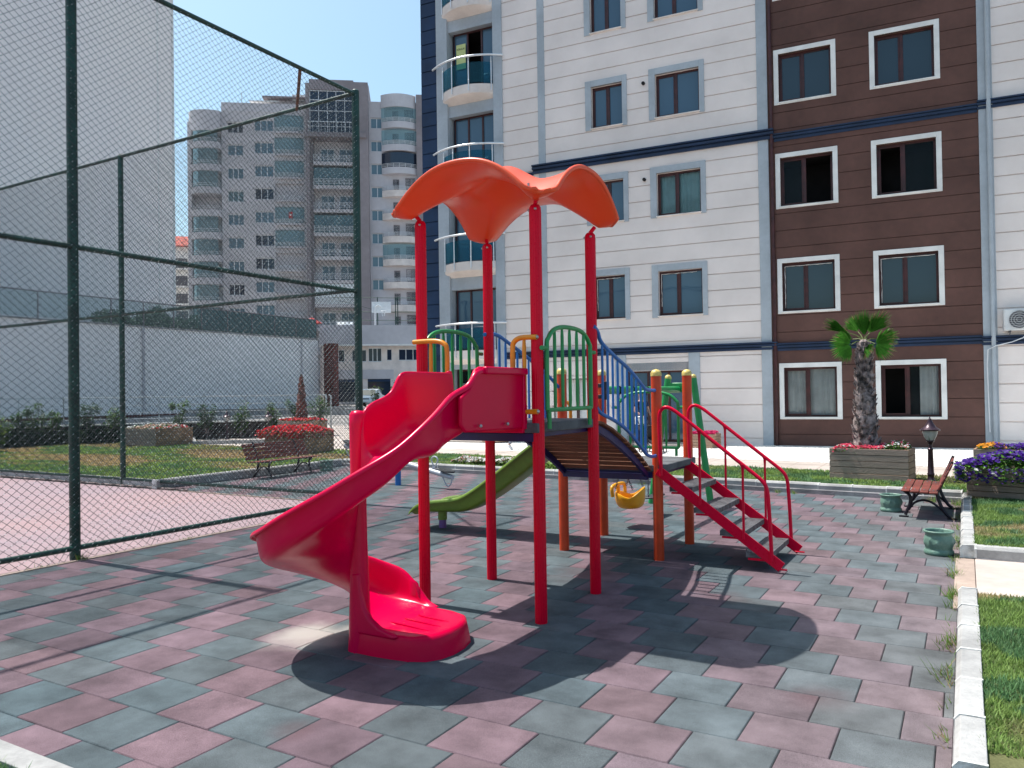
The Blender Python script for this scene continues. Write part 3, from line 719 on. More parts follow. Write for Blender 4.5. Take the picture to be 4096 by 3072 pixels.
for i, (a_, c_, d_, e_) in enumerate(BAL):
    fo = glazed_door(a_+.09, c_-.01, d_, e_, .24, 'balcony_door', 3, opened=(i == 3))
    if i == 3:                                                       # notice behind the left pane
        q = MB(); q.box(a_+.22, a_+.60, .20, .215, e_-1.32, e_-.42); no = q.build('rental_notice', 'paper', fo, ang=0)
        for txt, sz, zz in (('KİRALIK', .088, e_-.62), ('0544 400 0021', .048, e_-.86)):
            cu = bpy.data.curves.new('lettering', 'FONT'); cu.body = txt; cu.size = sz; cu.extrude = .002; cu.align_x = 'CENTER'
            tmp = bpy.data.objects.new('tmp', cu); COL.objects.link(tmp); bpy.context.view_layer.update(); me_ = bpy.data.meshes.new_from_object(tmp); bpy.data.objects.remove(tmp); me_.materials.clear(); me_.materials.append(MT['ink']); to = bpy.data.objects.new('lettering', me_); COL.objects.link(to); to.parent = no
            to.location = (a_+.41, .196, zz); to.rotation_euler = (R(90), 0, 0)
glazed_door(DOORL[0]+.09, DOORL[1]-.01, DOORL[2], DOORL[3], .24, 'garden_door', 4, curtain=True)
glazed_door(*DOOR, .10, 'entrance_door', 3)
b = MB(); b.box(WDOOR[0], WDOOR[1], .12, .16, WDOOR[2], WDOOR[3]); fo = part(b, 'shutter', 'white_trim')
b = MB()
for x in (WDOOR[0]-.05, (WDOOR[0]+WDOOR[1])/2-.02, WDOOR[1]): b.box(x, x+.05, -.035, .14, WDOOR[2], WDOOR[3]+.05)
b.box(WDOOR[0], WDOOR[1], -.04, .14, WDOOR[3], WDOOR[3]+.05); b.build('frame', 'pvc', fo, bevel=.004)
# balconies bowed outwards
def bow(x, x0=-11.36, x1=-9.27, d=.42):
    t = (x-(x0+x1)/2)/((x1-x0)/2); return -.08-d*(1-t*t)
for zf in (3.0, 6.12, 9.25, 12.35, 15.45):
    n = 18; xs = [-11.36+2.09*j/n for j in range(n+1)]; rings = []
    for x in xs:
        y = bow(x); prof = [(.1, zf+.36), (y, zf+.36), (y, zf+.05), (y*.94, zf+.03), (y*.30, zf-.06), (y*.12, zf-.10), (.02, zf-.12), (.1, zf-.12)]
        rings.append([(x, p[0], p[1]) for p in prof])
    b = MB(); b.sweep(rings); so_ = part(b, 'balcony', 'peach', ang=40)
    b = MB(); z1 = zf+1.30; pts = [(x, bow(x, -11.75, -8.9, .50)-.02, z1) for x in np.linspace(-11.75, -8.9, 22)]
    b.tube(pts, .036, 10); b.build('handrail', 'steel', so_)
    for x in (-11.30, -10.75, -10.05, -9.33):
        b = MB(); y = bow(x)-.03; b.tube([(x, y, zf+.12), (x, y, z1)], .022, 8); b.tube([(x, y+.03, zf+.2), (x, y, zf+.2)], .02, 6)
        for z in (zf+.5, zf+1.12): b.ball((x, y, z), .03, 8, 5)
        b.build('rail_post', 'steel', so_)
    xs = np.linspace(-11.30, -9.33, 19); b = MB()
    v = [(x, bow(x)+.01, z) for z in (zf+.40, zf+1.13) for x in xs]; k = len(xs)
    b.add(v, [(j, j+1, k+j+1, k+j) for j in range(k-1)]); b.build('glass_panel', 'rail_glass', so_, ang=180)
# vent stubs and stain
for (x, z) in ((-3.9, 11.72), (-3.92, 8.62), (7.15, 11.9)):
    b = MB(); b.tube([(x, -.11, z), (x, .02, z)], .055, 12); part(b, 'vent_pipe', 'dark')
b = MB((0, 0, 0)); bld_c = None
# air conditioner on the white wall
ac = thing('air_conditioner', 'white split air conditioner unit on brackets at the right edge of the facade', 'air conditioner', (1.0, 24.2, 3.3))
ac.parent = None
cx_, sx_ = math.cos(R(4.3)), math.sin(R(4.3))
def W(u, v, z): return (A0[0]+u*cx_-v*sx_, A0[1]+u*sx_+v*cx_, z)
ac.location = W(6.2, -.2, 3.28); ac.rotation_euler = (0, 0, R(4.3))
b = MB(); b.box(-.42, .42, -.13, .13, .0, .56); b.build('casing', 'ac', ac, bevel=.02)
b = MB(); b.lathe((0, 0, 0), [(.01, 0), (.24, 0), (.24, .01)], 28); b.T = None
mm = Matrix.Translation((-.08, -.135, .28)) @ Matrix.Rotation(R(90), 4, 'X')
b2 = MB(); b2.T = mm; b2.lathe((0, 0, 0), [(.002, .0), (.235, 0.), (.235, .008)], 30); fan = b2.build('fan_opening', 'ac_dark', ac)
b = MB(); b.T = mm
for r_ in (.06, .12, .18, .235): b.tube([(r_*math.cos(2*math.pi*j/24), r_*math.sin(2*math.pi*j/24), .015) for j in range(24)], .0045, 5, closed=True)
for z in np.linspace(-.2, .2, 9): b.tube([(-math.sqrt(.2351**2-z*z), z, .016), (math.sqrt(.2351**2-z*z), z, .016)], .003, 4)
b.build('grille', 'ac', fan)
b = MB()
for x in (-.28, .28): b.bar((x, .2, -.02), (x, -.16, -.02), .03, .03); b.bar((x, .2, -.2), (x, -.12, -.02), .02, .02)
b.build('bracket', 'ac_dark', ac)
b = MB(); P = [W(6.35, -.3, 3.25), W(6.2, -.3, 3.08), W(5.95, -.25, 2.98), W(5.6, -.22, 2.9), W(5.42, -.16, 2.8), W(5.4, -.12, 2.4), W(5.42, -.12, 1.2), W(5.43, -.12, .6)]
tag(b.tube(P, .014, 6).build('hose', 'wpvc'), 'thin pale hose drooping from the air conditioner down the corner pilaster', 'hose')

# ================================================================ THE PLAY STRUCTURE
O = (-3.48, 7.0, 0)
ps = thing('play_structure', 'tall red and orange climbing frame with spiral slide, arched bridge and bubble canopy', 'climbing frame', O)
def pp(mb, n, m, parent=None, **k): return mb.build(n, m, parent or ps, **k)
ZG = .0
RP = [(-4.09, 5.50, 3.36), (-2.93, 5.46, 3.34), (-4.05, 6.54, 3.32), (-2.92, 6.49, 3.29)]
OP = [(-2.885, 8.08, 2.0), (-2.87, 9.11, 2.02), (-4.04, 8.12, 2.05), (-4.01, 9.20, 2.05)]
CX, CY = -3.48, 5.97
for (x, y, z) in RP:
    b = MB(O); n = 64
    f = lambda a, zz: .0022*math.cos(16*a) if True else 0
    b.lathe((x, y, ZG-.03), [(.047, 0), (.047, z-.06), (.044, z-.02), (.03, z)], n, f=f); po = pp(b, 'red_pole', 'red_metal', ang=60)
    b = MB(O); d = Vector((CX-x, CY-y, 0)).normalized()*(1); q = Vector((x, y, z-.01))
    b.tube([q-Vector((0, 0, .02)), q-Vector((d.x, d.y, 0))*.045+Vector((0, 0, .035))], .018, 8); b.build('bracket', 'red_metal', po)
    for a in (-60, 120, 200): b = MB(O); b.ball((x+.05*math.cos(R(a)), y+.05*math.sin(R(a)), z-.07), .012, 8, 5); b.build('bolt', 'bolt', po)
for (x, y, z) in OP:
    b = MB(O); b.tube([(x, y, 0), (x, y, z)], .056, 28); po = pp(b, 'orange_pole', 'orange')
    b = MB(O); b.lathe((x, y, z), [(.059, -.02), (.059, .012), (.052, .03), (.035, .047), (.001, .056)], 24); b.build('cap', 'cap', po)
# black clamp that holds the swing beam to the rear orange pole
b = MB(O); x, y = OP[3][:2]
for z in (1.76, 1.90): b.tube([(x, y, z-.025), (x, y, z+.025)], .062, 20)
b.box(x+.03, x+.08, y-.06, y+.06, 1.72, 1.95); pp(b, 'beam_clamp', 'iron', bevel=.004)

# decks
def deck(x0, x1, y0, y1, z0, z1):
    b = MB(O); b.box(x0, x1, y0, y1, z0, z1); d = pp(b, 'deck', 'deck', bevel=.01)
    b = MB(O); b.box(x0+.03, x1-.03, y0+.02, y0+.06, z0-.07, z0-.003); b.box(x0+.03, x1-.03, y1-.06, y1-.02, z0-.04, z0-.003); b.box(x0+.03, x0+.07, y0+.06, y1-.06, z0-.04, z0-.003); b.box(x1-.11, x1-.07, y0+.06, y1-.06, z0-.04, z0-.003)
    b.build('deck_frame', 'navy_metal', d, bevel=.003)
deck(-4.07, -2.90, 5.40, 6.56, 1.50, 1.578)
deck(-4.05, -2.80, 8.03, 9.18, .95, 1.025)
# arched bridge: planks over two navy side beams
AR = [(6.56, 1.535), (6.72, 1.52), (6.96, 1.455), (7.26, 1.34), (7.54, 1.215), (7.79, 1.085), (7.93, 1.00), (8.02, .95)]
def arz(y):
    for (a, za), (c, zc) in zip(AR[:-1], AR[1:]):
        if a <= y <= c: return za+(zc-za)*(y-a)/(c-a)
    return AR[-1][1] if y > 8 else AR[0][1]
for x in (-3.96, -2.98):
    b = MB(O); rings = []
    for y in np.linspace(6.56, 8.02, 18):
        z = arz(y); t = (y-6.56)/1.46; lo = z-.075-.02*math.sin(math.pi*t)
        rings.append([(x-.018, y, lo), (x+.018, y, lo), (x+.018, y, z-.012), (x-.018, y, z-.012)])
    b.sweep(rings); pp(b, 'bridge_beam', 'navy_metal', bevel=.003, ang=50)
b = MB(O); b.box(-3.97, -2.97, 7.97, 8.02, .865, .93); pp(b, 'bridge_end_bar', 'navy_metal', bevel=.004)
y = 6.585; k = 0
while y < 7.98:
    z = arz(y+.04); sl_ = math.atan2(arz(y+.09)-arz(y), .09); b = MB(O)
    b.bar((-4.02, y+.042, z+.008), (-2.925, y+.042, z+.008),   .0935, .024, up=(0, -math.sin(sl_), math.cos(sl_))); pp(b, 'bridge_plank', 'plank', bevel=.004); y += .0945; k += 1
# guard rails
def frame_tube(name, pts, r, m, bars=(), rb=.014, extra=(), parent=None, sx=1.):
    b = MB(O); b.tube(pts, r, 10); 
    for e in extra: b.tube(e, r*.95, 8)
    fo = pp(b, name, m)
    for q in bars:
        b = MB(O); k_ = 7; rr = [rb*.62, rb*.8, rb, rb, rb, rb*.8, rb*.62]; P0, P1 = Vector(q[0]), Vector(q[1])
        b.tube([P0+(P1-P0)*t for t in (0, .04, .1, .5, .9, .96, 1)], rr, 8); b.build('baluster', m, fo)
    return fo
def smooth(pts, n=5):
    """Catmull-Rom through the points"""
    P = [Vector(p) for p in pts]; P = [P[0]]+P+[P[-1]]; o = []
    for i in range(1, len(P)-2):
        for j in range(n):
            t = j/n; a, b_, c, d = P[i-1:i+3]
            o.append(.5*((2*b_)+(-a+c)*t+(2*a-5*b_+4*c-d)*t*t+(-a+3*b_-3*c+d)*t**3))
    o.append(P[-2]); return o
def flat_end(b, p, r=.022): b.ball(p, r, 8, 5)
for x, top, bot in ((-2.885, [(6.46, 2.41), (6.55, 2.36), (6.63, 2.27), (6.95, 2.15), (7.22, 2.065), (7.45, 1.975), (7.69, 1.865), (7.84, 1.83), (8.04, 1.825)],
                  [(6.49, 1.68), (6.6, 1.62), (6.92, 1.54), (7.19, 1.45), (7.42, 1.34), (7.66, 1.21), (7.77, 1.155), (7.92, 1.125), (8.04, 1.125)]),
                 (-4.06, [(6.48, 2.395), (6.58, 2.41), (6.74, 2.40), (6.92, 2.345), (7.2, 2.25), (7.5, 2.14), (7.8, 2.02), (7.98, 1.93), (8.1, 1.87)],
                  [(6.5, 1.70), (6.7, 1.66), (6.92, 1.60), (7.19, 1.50), (7.42, 1.38), (7.66, 1.25), (7.77, 1.19), (7.95, 1.15), (8.1, 1.14)])):
    tp = smooth([(x, *q) for q in top]); bt = smooth([(x, *q) for q in bot]); bars = []
    def at(L, y):
        for a, c in zip(L[:-1], L[1:]):
            if a.y <= y <= c.y: return a.z+(c.z-a.z)*(y-a.y)/(c.y-a.y+1e-9)
        return L[-1].z
    for j in range(10):
        yy = 6.64+.121*j; bars.append(((x, yy, at(bt, yy)), (x, yy, at(tp, yy))))
    frame_tube('bridge_railing', tp, .019, 'blue', bars, .013, extra=[bt])
def guard(name, fn, w, z0, z1, m='green', n=5, foot=.10, reach=.09):
    """arched panel: fn(s,z)->world, s from 0 to w"""
    r = .28*w; P = [(0, z0), (0, z1-.19), (.02*w+.01, z1-.11), (.14*w, z1-.04), (.3*w, z1-.008), (.5*w, z1), (.7*w, z1-.008), (.86*w, z1-.04), (.98*w-.01, z1-.11), (w, z1-.19), (w, z0)]
    arc = smooth([fn(*p) for p in P], 4); bars = []
    for j in range(n):
        s = w*(j+1)/(n+1); t = abs(s/w-.5)*2; zt = z1-.012-.045*t**3-.07*max(0, t-.7)
        bars.append((fn(s, z0), fn(s, zt)))
    ex = [[fn(0, z0), fn(w, z0)], [fn(.03, z0), fn(.03, z0-foot)], [fn(w-.03, z0), fn(w-.03, z0-foot)], [fn(0, z1-.19), fn(-reach, z1-.19)], [fn(w, z1-.19), fn(w+reach, z1-.19)]]
    return frame_tube(name, arc, .019, m, bars, .015, extra=ex)
guard('guard_panel', lambda s, z: (-2.865, 5.50+s, z), .83, 1.68, 2.36, foot=.15)
guard('guard_panel', lambda s, z: (-4.13, 5.60+s, z), .85, 1.68, 2.40, foot=.15)
guard('guard_panel', lambda s, z: (-3.78+s, 9.19, z), .77, 1.13, 1.81, n=4)
def loop(x0, x1, z0, z1, y, s=1, m='yellow', ax='x'):
    f = (lambda a, z: (a, y, z)) if ax == 'x' else (lambda a, z: (y, a, z))
    d = x1-x0; P = [f(x0, z1), f(x0+d*.65, z1), f(x0+d*.93, z1-.03), f(x1, z1-.09), f(x1, (z0+z1)/2), f(x1, z0+.08), f(x0+d*.9, z0+.02), f(x0+d*.65, z0), f(x0, z0)]
    b = MB(O); b.tube(smooth(P, 4), .021, 10); lo = pp(b, 'hand_loop', m)
    b = MB(O); xm = x0+d*.52; b.tube([f(xm, z0), f(xm, z0+.08), f(xm, z1-.08), f(xm, z1)], [.012, .017, .017, .012], 8); b.build('baluster', m, lo)
    for zz in (z0, z1): b = MB(O); b.ball(f(x0, zz), .017, 8, 5); b.build('bolt', 'bolt', lo)
loop(-4.12, -3.77, 1.67, 2.27, 5.42); loop(-2.90, -3.12, 1.67, 2.255, 5.40)
loop(8.14, 8.40, 1.15, 1.70, -4.07, ax='y'); loop(9.18, 8.92, 1.15, 1.70, -4.07, ax='y')

# canopy: groined bubble with clipped corners
N_ = 44; a_ = .79; verts = []; fs = []
def Arch(s): q = abs(s)/.77; return 3.64-.30*(q**2.3 if q < 1 else 1+.06*(q-1))
def canz(s, t):
    z1, z2 = Arch(s), Arch(t); k = .013; mx_ = max(z1, z2); z = mx_+k*math.log(math.exp((z1-mx_)/k)+math.exp((z2-mx_)/k))-k*.1
    e = max(abs(s), abs(t)); return z-.02+.07*e**5+.20*math.exp(-(s*s+t*t)/.13)
for i in range(N_+1):
    for j in range(N_+1):
        s = -1+2*i/N_; t = -1+2*j/N_; q = abs(s)+abs(t); lim = 1.77
        if q > lim: f_ = lim/q; s2, t2 = s*f_, t*f_
        else: s2, t2 = s, t
        verts.append((CX+s2*a_, CY+t2*a_, canz(s2, t2)))
for i in range(N_):
    for j in range(N_):
        fs.append((i*(N_+1)+j, (i+1)*(N_+1)+j, (i+1)*(N_+1)+j+1, i*(N_+1)+j+1))
b = MB(O); b.add(verts, fs); can = pp(b, 'canopy', 'canopy', ang=180)
so_ = can.modifiers.new('skin', 'SOLIDIFY'); so_.thickness = .03; so_.offset = -1; sb = can.modifiers.new('round', 'BEVEL'); sb.width = .010; sb.segments = 2; sb.angle_limit = R(50)
edge = [i*(N_+1) for i in range(N_+1)]+[N_*(N_+1)+j for j in range(1, N_+1)]+[i*(N_+1)+N_ for i in range(N_-1, -1, -1)]+[j for j in range(N_-1, 0, -1)]
b = MB(O); P = [Vector(verts[i])-Vector((0, 0, .014)) for i in edge]; b.tube(P, .021, 8, closed=True); b.build('rim', 'canopy', can, ang=180)
b = MB(O); x, y = CX+.60*a_, CY-.60*a_; z = canz(.6, .6); b.lathe((x, y, z+.005), [(.02, 0), (.02, .006), (.012, .008), (.012, .035), (.001, .038)], 10); b.build('bolt', 'bolt', can)

# ---- spiral slide
C0 = Vector((-3.78, 4.30, 0)); RO = .70
rim_t = {26: 1.86, 17: 1.84, 5: 1.77, 0: 1.73, -17: 1.59, -30: 1.47, -47: 1.36, -66: 1.22, -88: 1.08, -110: .95, -138: .855, -170: .745, -182: .70, -199: .64, -222: .565, -235: .52, -245: .47, -258: .42, -266: .37, -270: .30}
rk = sorted(rim_t)
def rimz(p): return float(np.interp(p, rk, [rim_t[k] for k in rk]))
ST = []                                                             # (inner, outer, inner rim, outer rim, floor, bowl 0..1)
def xy(v): return Vector((v[0], v[1]))
for y, ri, ro, f in ((5.40, 2.0, 2.0, 1.60), (5.2, 2.0, 2.0, 1.60), (5.0, 2.0, 2.0, 1.59), (4.84, 2.0, 2.0, 1.575), (4.73, 2.0, 2.0, 1.555)):
    ST.append((Vector((-3.70, y)), Vector((-3.04, y)), ri, ro, f, 0.))
ST.append((Vector((-3.705, 4.68)), Vector((-3.04, 4.66)), 1.96, 1.96, 1.535, 0.))
ST.append((Vector((-3.71, 4.63)), Vector((-3.05, 4.61)), 1.86, 1.88, 1.51, .0))
ST.append((Vector((-3.72, 4.55)), Vector((-3.085, 4.53)), 1.81, 1.85, 1.47, .1))
ST.append((Vector((-3.73, 4.44)), Vector((-3.095, 4.44)), 1.78, 1.81, 1.42, .2))
ST.append((Vector((-3.735, 4.37)), C0.xy+Vector((math.cos(R(5)), math.sin(R(5))))*RO, 1.75, 1.77, 1.38, .3))
for ph in range(-4, -267, -8):
    d = Vector((math.cos(R(ph)), math.sin(R(ph)))); ro = rimz(ph); bowl = min(1, (-ph+8)/35)
    if ph > -30: ri = 1.72-.2*(-ph/30)
    else: ri = ro-.21
    fl = ro-.235
    if ph < -215: k = min(1, (-215-ph)/50); fl = fl*(1-k)+.175*k; ri = fl+.06*(1-k)+.03
    if ph > -30: fl = (1.37)*(1-(-ph/30))+fl*(-ph/30); ri = max(ri, fl+.03)
    ST.append((C0.xy+d*.05, C0.xy+d*(RO+ (.0 if ph > -200 else -.0)), ri, ro, fl, bowl if ph > -215 else max(0, 1-(-215-ph)/40)))
ST.append((Vector((-3.74, 4.33)), Vector((-3.735, 4.985)), .20, .235, .168, 0.))
ST.append((Vector((-3.70, 4.32)), Vector((-3.69, 4.98)), .165, .185, .158, 0.))
ST.append((Vector((-3.60, 4.31)), Vector((-3.58, 4.96)), .156, .165, .152, 0.))
rings = []
for (I, Oo, ri, ro, f, bw) in ST:
    w_ = (Oo-I).length; n = (Oo-I).normalized(); e = 1-bw
    hb = max(.01, ro-f)
    prof = [(-.03, ri-.02), (-.012, ri), (.012, ri-.004), (.02, ri-(ri-f)*.4), (.035, f+(ri-f)*.2), (.09, f+.002+.015*bw), (.33*w_, f), (.5*w_, f+.006*bw), (w_-.20, f+.012*bw), (w_-.09, f+hb*(.02+.07*bw)), (w_-.035, f+hb*(.12+.08*bw)), (w_-.022, f+hb*.5), (w_-.005, ro-.004), (w_+.02, ro+.006), (w_+.042, ro-.006), (w_+.046, ro-min(.035, hb*.5))]
    rings.append([(I.x+n.x*d_, I.y+n.y*d_, z) for d_, z in prof])
b = MB(O); b.sweep(rings, closed_ring=False, caps=False); sp_ = pp(b, 'spiral_slide', 'red', ang=180)
q = sp_.modifiers.new('skin', 'SOLIDIFY'); q.thickness = .014; q.offset = 1; q = sp_.modifiers.new('smooth', 'SUBSURF'); q.levels = q.render_levels = 2
# entry: end flange bolted to the tower, outer box skirt
b = MB(O)
for x in (-3.745, -3.03):
    b.box(x, x+.03, 5.36, 5.415, 1.53, 2.01)
b.box(-3.72, -3.02, 5.375, 5.41, 1.50, 1.60); b.build('entry_flange', 'red', sp_, bevel=.008)
b = MB(O); out_ = [(5.39, 2.012), (4.76, 2.012), (4.70, 1.99), (4.64, 1.90), (4.60, 1.845), (4.50, 1.79), (4.50, 1.60), (4.56, 1.545), (5.385, 1.535)]
b.sweep([[(x+.012*(z < 1.7)*s_, y, z) for y, z in out_] for x, s_ in ((-3.052, 0), (-3.012, -1))]); b.build('entry_side', 'red_solid', sp_, bevel=.014)
b = MB(O); b.bar((-3.00, 4.78, 1.985), (-3.00, 5.395, 1.985), .05, .055); b.build('entry_lip', 'red', sp_, bevel=.012)
for y in (4.72, 5.1): b = MB(O); b.ball((-3.0, y, 1.585), .014, 8, 5); b.build('bolt', 'bolt', sp_)
# newel: the moulded centre post
b = MB(O); b.lathe((C0.x, C0.y, ZG-.01), [(.085, 0), (.078, .12), (.066, .5), (.058, .8), (.054, 1.2), (.058, 1.62), (.056, 1.69), (.04, 1.715), (.001, 1.72)], 32, sx=1.05); b.build('centre_post', 'red', sp_, ang=60)
# run-out block
def inset(poly, d):
    c = Vector((sum(p[0] for p in poly)/len(poly), sum(p[1] for p in poly)/len(poly)))
    return [(p[0]+(c.x-p[0])*d/max(.05, (Vector(p)-c).length), p[1]+(c.y-p[1])*d/max(.05, (Vector(p)-c).length)) for p in poly]
foot = [(-3.84, 4.27), (-3.78, 4.235), (-3.6, 4.235), (-3.45, 4.245), (-3.32, 4.26), (-3.21, 4.31), (-3.15, 4.40), (-3.13, 4.52), (-3.14, 4.66), (-3.18, 4.80), (-3.27, 4.92), (-3.42, 4.975), (-3.6, 4.99), (-3.78, 5.0), (-3.86, 4.98), (-3.88, 4.7), (-3.88, 4.45)]
b = MB(O); rg = []
for d_, z in ((-.015, -.002), (-.010, .03), (.000, .09), (.008, .13), (.016, .148), (.030, .160), (.05, .166), (.09, .164), (.14, .156), (.2, .150)):
    rg.append([(*p, z) for p in inset(foot, d_)])
b.sweep(rg, caps=True); q = b.build('run_out', 'red_solid', sp_, ang=75)
# web between newel and run-out, and the fall of the outer wall into it
def web(pts, y0, y1):
    b = MB(O); n = len(pts); b.add([(p[0], y0+.0, p[1]) for p in pts]+[(p[0], y1, p[1]) for p in pts], [tuple(range(n))[::-1], tuple(range(n, 2*n))]+[(i, (i+1) % n, n+(i+1) % n, n+i) for i in range(n)]); return b
web([(-3.80, .13), (-3.44, .13), (-3.40, .15), (-3.45, .172), (-3.56, .20), (-3.64, .25), (-3.69, .32), (-3.72, .42), (-3.735, .56), (-3.80, .56)], 4.232, 4.285).build('side_web', 'red', sp_, bevel=.02)
b = MB(O); wl = [(-3.84, 5.0, .36), (-3.79, 5.005, .33), (-3.76, 5.0, .24), (-3.72, 4.995, .19), (-3.64, 4.985, .165), (-3.5, 4.965, .15)]
rg = [[(x, y-.045, .05), (x, y-.04, z-.012), (x, y-.02, z), (x+.0, y, z-.01), (x, y+.004, .05)] for x, y, z in wl]; b.sweep(rg); q = b.build('end_web', 'red', sp_, ang=60)
# three moulded ribs on the run-out
b = MB(O)
for k, yy in enumerate((4.50, 4.62, 4.74)):
    P = [(-3.66+.03*k, yy+.01*k, .157), (-3.55, yy, .156), (-3.42, yy-.015, .155), (-3.30+.02*k, yy-.03, .152)]
    b.tube(smooth(P, 3), .007, 6)
b.build('moulded_rib', 'red', sp_)

# ---- straight green slide
GS = [(-3.93, 1.30, 1.09), (-4.12, 1.30, 1.09), (-4.34, 1.29, 1.08), (-4.46, 1.285, 1.05), (-4.60, 1.20, .95), (-4.9, .985, .73), (-5.21, .765, .52), (-5.5, .575, .35), (-5.66, .49, .29), (-5.78, .455, .262), (-6.0, .43, .25), (-6.25, .395, .235), (-6.38, .345, .225), (-6.46, .28, .205), (-6.50, .23, .18)]
rings = []; y0, y1 = 8.44, 8.95
for (x, r_, f) in GS:
    prof = [(y0-.05, r_-.04), (y0-.045, r_-.005), (y0-.02, r_), (y0+.005, r_-.012), (y0+.03, f+.05), (y0+.08, f), ((y0+y1)/2, f-.004), (y1-.08, f), (y1-.03, f+.05), (y1-.005, r_-.012), (y1+.02, r_), (y1+.045, r_-.005), (y1+.05, r_-.04)]
    rings.append([(x, p[0], max(p[1], f-.01)) for p in prof])
b = MB(O); b.sweep(rings, closed_ring=False, caps=False); gs = pp(b, 'straight_slide', 'gslide', ang=180)
q = gs.modifiers.new('skin', 'SOLIDIFY'); q.thickness = .014; q.offset = 1; q = gs.modifiers.new('smooth', 'SUBSURF'); q.levels = q.render_levels = 2
b = MB(O); b.tube([(-6.14, 8.67, .13), (-6.14, 8.67, .25)], .062, 18); b.tube([(-6.14, 8.72, .17), (-6.05, 8.6, .17)], .008, 6); b.build('support_socket', 'gslide', gs)
b = MB(O); b.tube([(-6.14, 8.67, .02), (-6.14, 8.67, .14)], .05, 18); b.build('support_post', 'purple', gs)

# ---- stairs
sx0, sz0, sx1, sz1 = -2.86, .97, -1.60, .055
st_ = None
for y in (8.02, 8.99):
    b = MB(O); b.bar((sx0, y, sz0), (sx1, y, sz1), .022, .105); b.box(sx1-.05, sx1+.05, y-.02, y+.02, .03, .042); s_o = pp(b, 'stringer', 'redstair', bevel=.004)
def sz(x): return sz0+(sz1-sz0)*(x-sx0)/(sx1-sx0)
for (xc, z) in ((-2.62, .80), (-2.36, .59), (-2.09, .375), (-1.83, .175)):
    b = MB(O); b.box(xc-.125, xc+.12, 8.045, 8.97, z-.012, z); b.box(xc-.125, xc-.11, 8.045, 8.97, z-.055, z-.012); b.box(xc+.105, xc+.12, 8.045, 8.97, z-.055, z-.012)
    b.box(xc-.12, xc+.11, 8.035, 8.0449, z-.05, z-.002); b.box(xc-.12, xc+.11, 8.971, 8.98, z-.05, z-.002)
    b.cm = 1
    for k in range(15):
        for j in range(6):
            x = xc-.09+.036*j; y = 8.10+.058*k+(.029 if j % 2 else 0); s_ = .012
            b.box(x-s_, x+s_, y-.004, y+.004, z-.001, z+.003)
    tr = pp(b, 'tread', ['tread', 'bolt'], ang=0)
    b = MB(O); b.box(xc-.10, xc+.10, 8.03, 8.06, z-.075, z-.056); b.box(xc-.10, xc+.10, 8.95, 8.98, z-.075, z-.056); b.build('tread_bracket', 'redstair', tr)
for y, sx_ in ((8.0, 1), (9.01, 1)):
    top = [(-2.815, sz(-2.815)-.02), (-2.825, 1.2), (-2.83, 1.50), (-2.815, 1.60), (-2.76, 1.645), (-2.68, 1.62), (-2.55, 1.525), (-2.15, 1.21), (-1.85, .975), (-1.765, .90), (-1.73, .84), (-1.715, .74), (-1.70, .45), (-1.69, sz(-1.69)-.01)]
    P = [Vector((x, y, z)) for x, z in top]; b = MB(O); b.tube(smooth(P, 3), .0195, 12); hr = pp(b, 'handrail', 'redstair')
    for x in (-2.40, -1.96):
        zt = 1.645-(x+2.72)*.775; zt = np.interp(x, [-2.55, -2.15, -1.85], [1.525, 1.21, .975]); b = MB(O)
        b.tube([(x, y, sz(x)-.01), (x, y, sz(x)+.08), (x, y, zt-.10), (x, y, zt-.03), (x, y, zt)], [.014, .013, .012, .016, .028], 10); b.build('rail_post', 'redstair', hr)

# ================================================================ SWING
sw = thing('swing', 'green swing on a splayed frame with a yellow bucket seat and a black flat seat', 'swing', (-3.98, 11.0, 0)); SO = (-3.98, 11.0, 0)
b = MB(SO); b.tube([(-4.0, 9.25, 1.84), (-3.96, 12.14, 1.84)], .052, 16); bm = b.build('beam', 'green', sw)
for (x0, x1) in ((-4.45, -4.13), (-3.47, -3.72)):
    b = MB(SO); b.tube([(x0, 12.14, 0), (x1, 12.14, 2.03)], .052, 16); lg = b.build('leg', 'green', sw)
    b = MB(SO); b.ball((x1, 12.14, 2.03), .054, 14, 8); b.build('cap', 'cap', lg)
b = MB(SO); b.box(-4.12, -3.74, 12.10, 12.18, 1.80, 1.95); b.build('cross_plate', 'green', sw, bevel=.01)
def chain(b, a, c, link=.034, r=.0045):
    a, c = Vector(a), Vector(c); L_ = (c-a).length; n = max(2, int(L_/(link*.78))); d = (c-a)/n; u = d.normalized(); x = u.cross(Vector((1, 0, 0)))
    if x.length < .1: x = u.cross(Vector((0, 1, 0)))
    x.normalize(); y = u.cross(x)
    for i in range(n):
        m_ = a+d*(i+.5); s_ = x if i % 2 else y
        P = [m_+u*(link/2)*math.cos(t)+s_*(link*.3)*math.sin(t) for t in np.linspace(0, 2*math.pi, 9)[:-1]]; b.tube(P, r, 4, closed=True)
BC = Vector((-3.93, 9.91, .40))
for (y0, y1) in ((9.68, 9.72), (10.16, 10.10)):
    b = MB(SO); k = Vector((-3.96, y1+(y1-9.91)*.1, .86)); chain(b, (-3.975, y0, 1.79), k); chain(b, k, (BC.x-.13, y1, .53)); chain(b, k, (BC.x+.11, y1, .53)); b.build('chain', 'chain', sw)
for y in (9.68, 10.16, 10.70, 11.18):
    b = MB(SO); b.tube([(-3.98, y-.02, 1.84), (-3.98, y+.02, 1.84)], .06, 14); b.ball((-3.98, y, 1.785), .018, 8, 5); b.build('hanger', 'iron', sw)
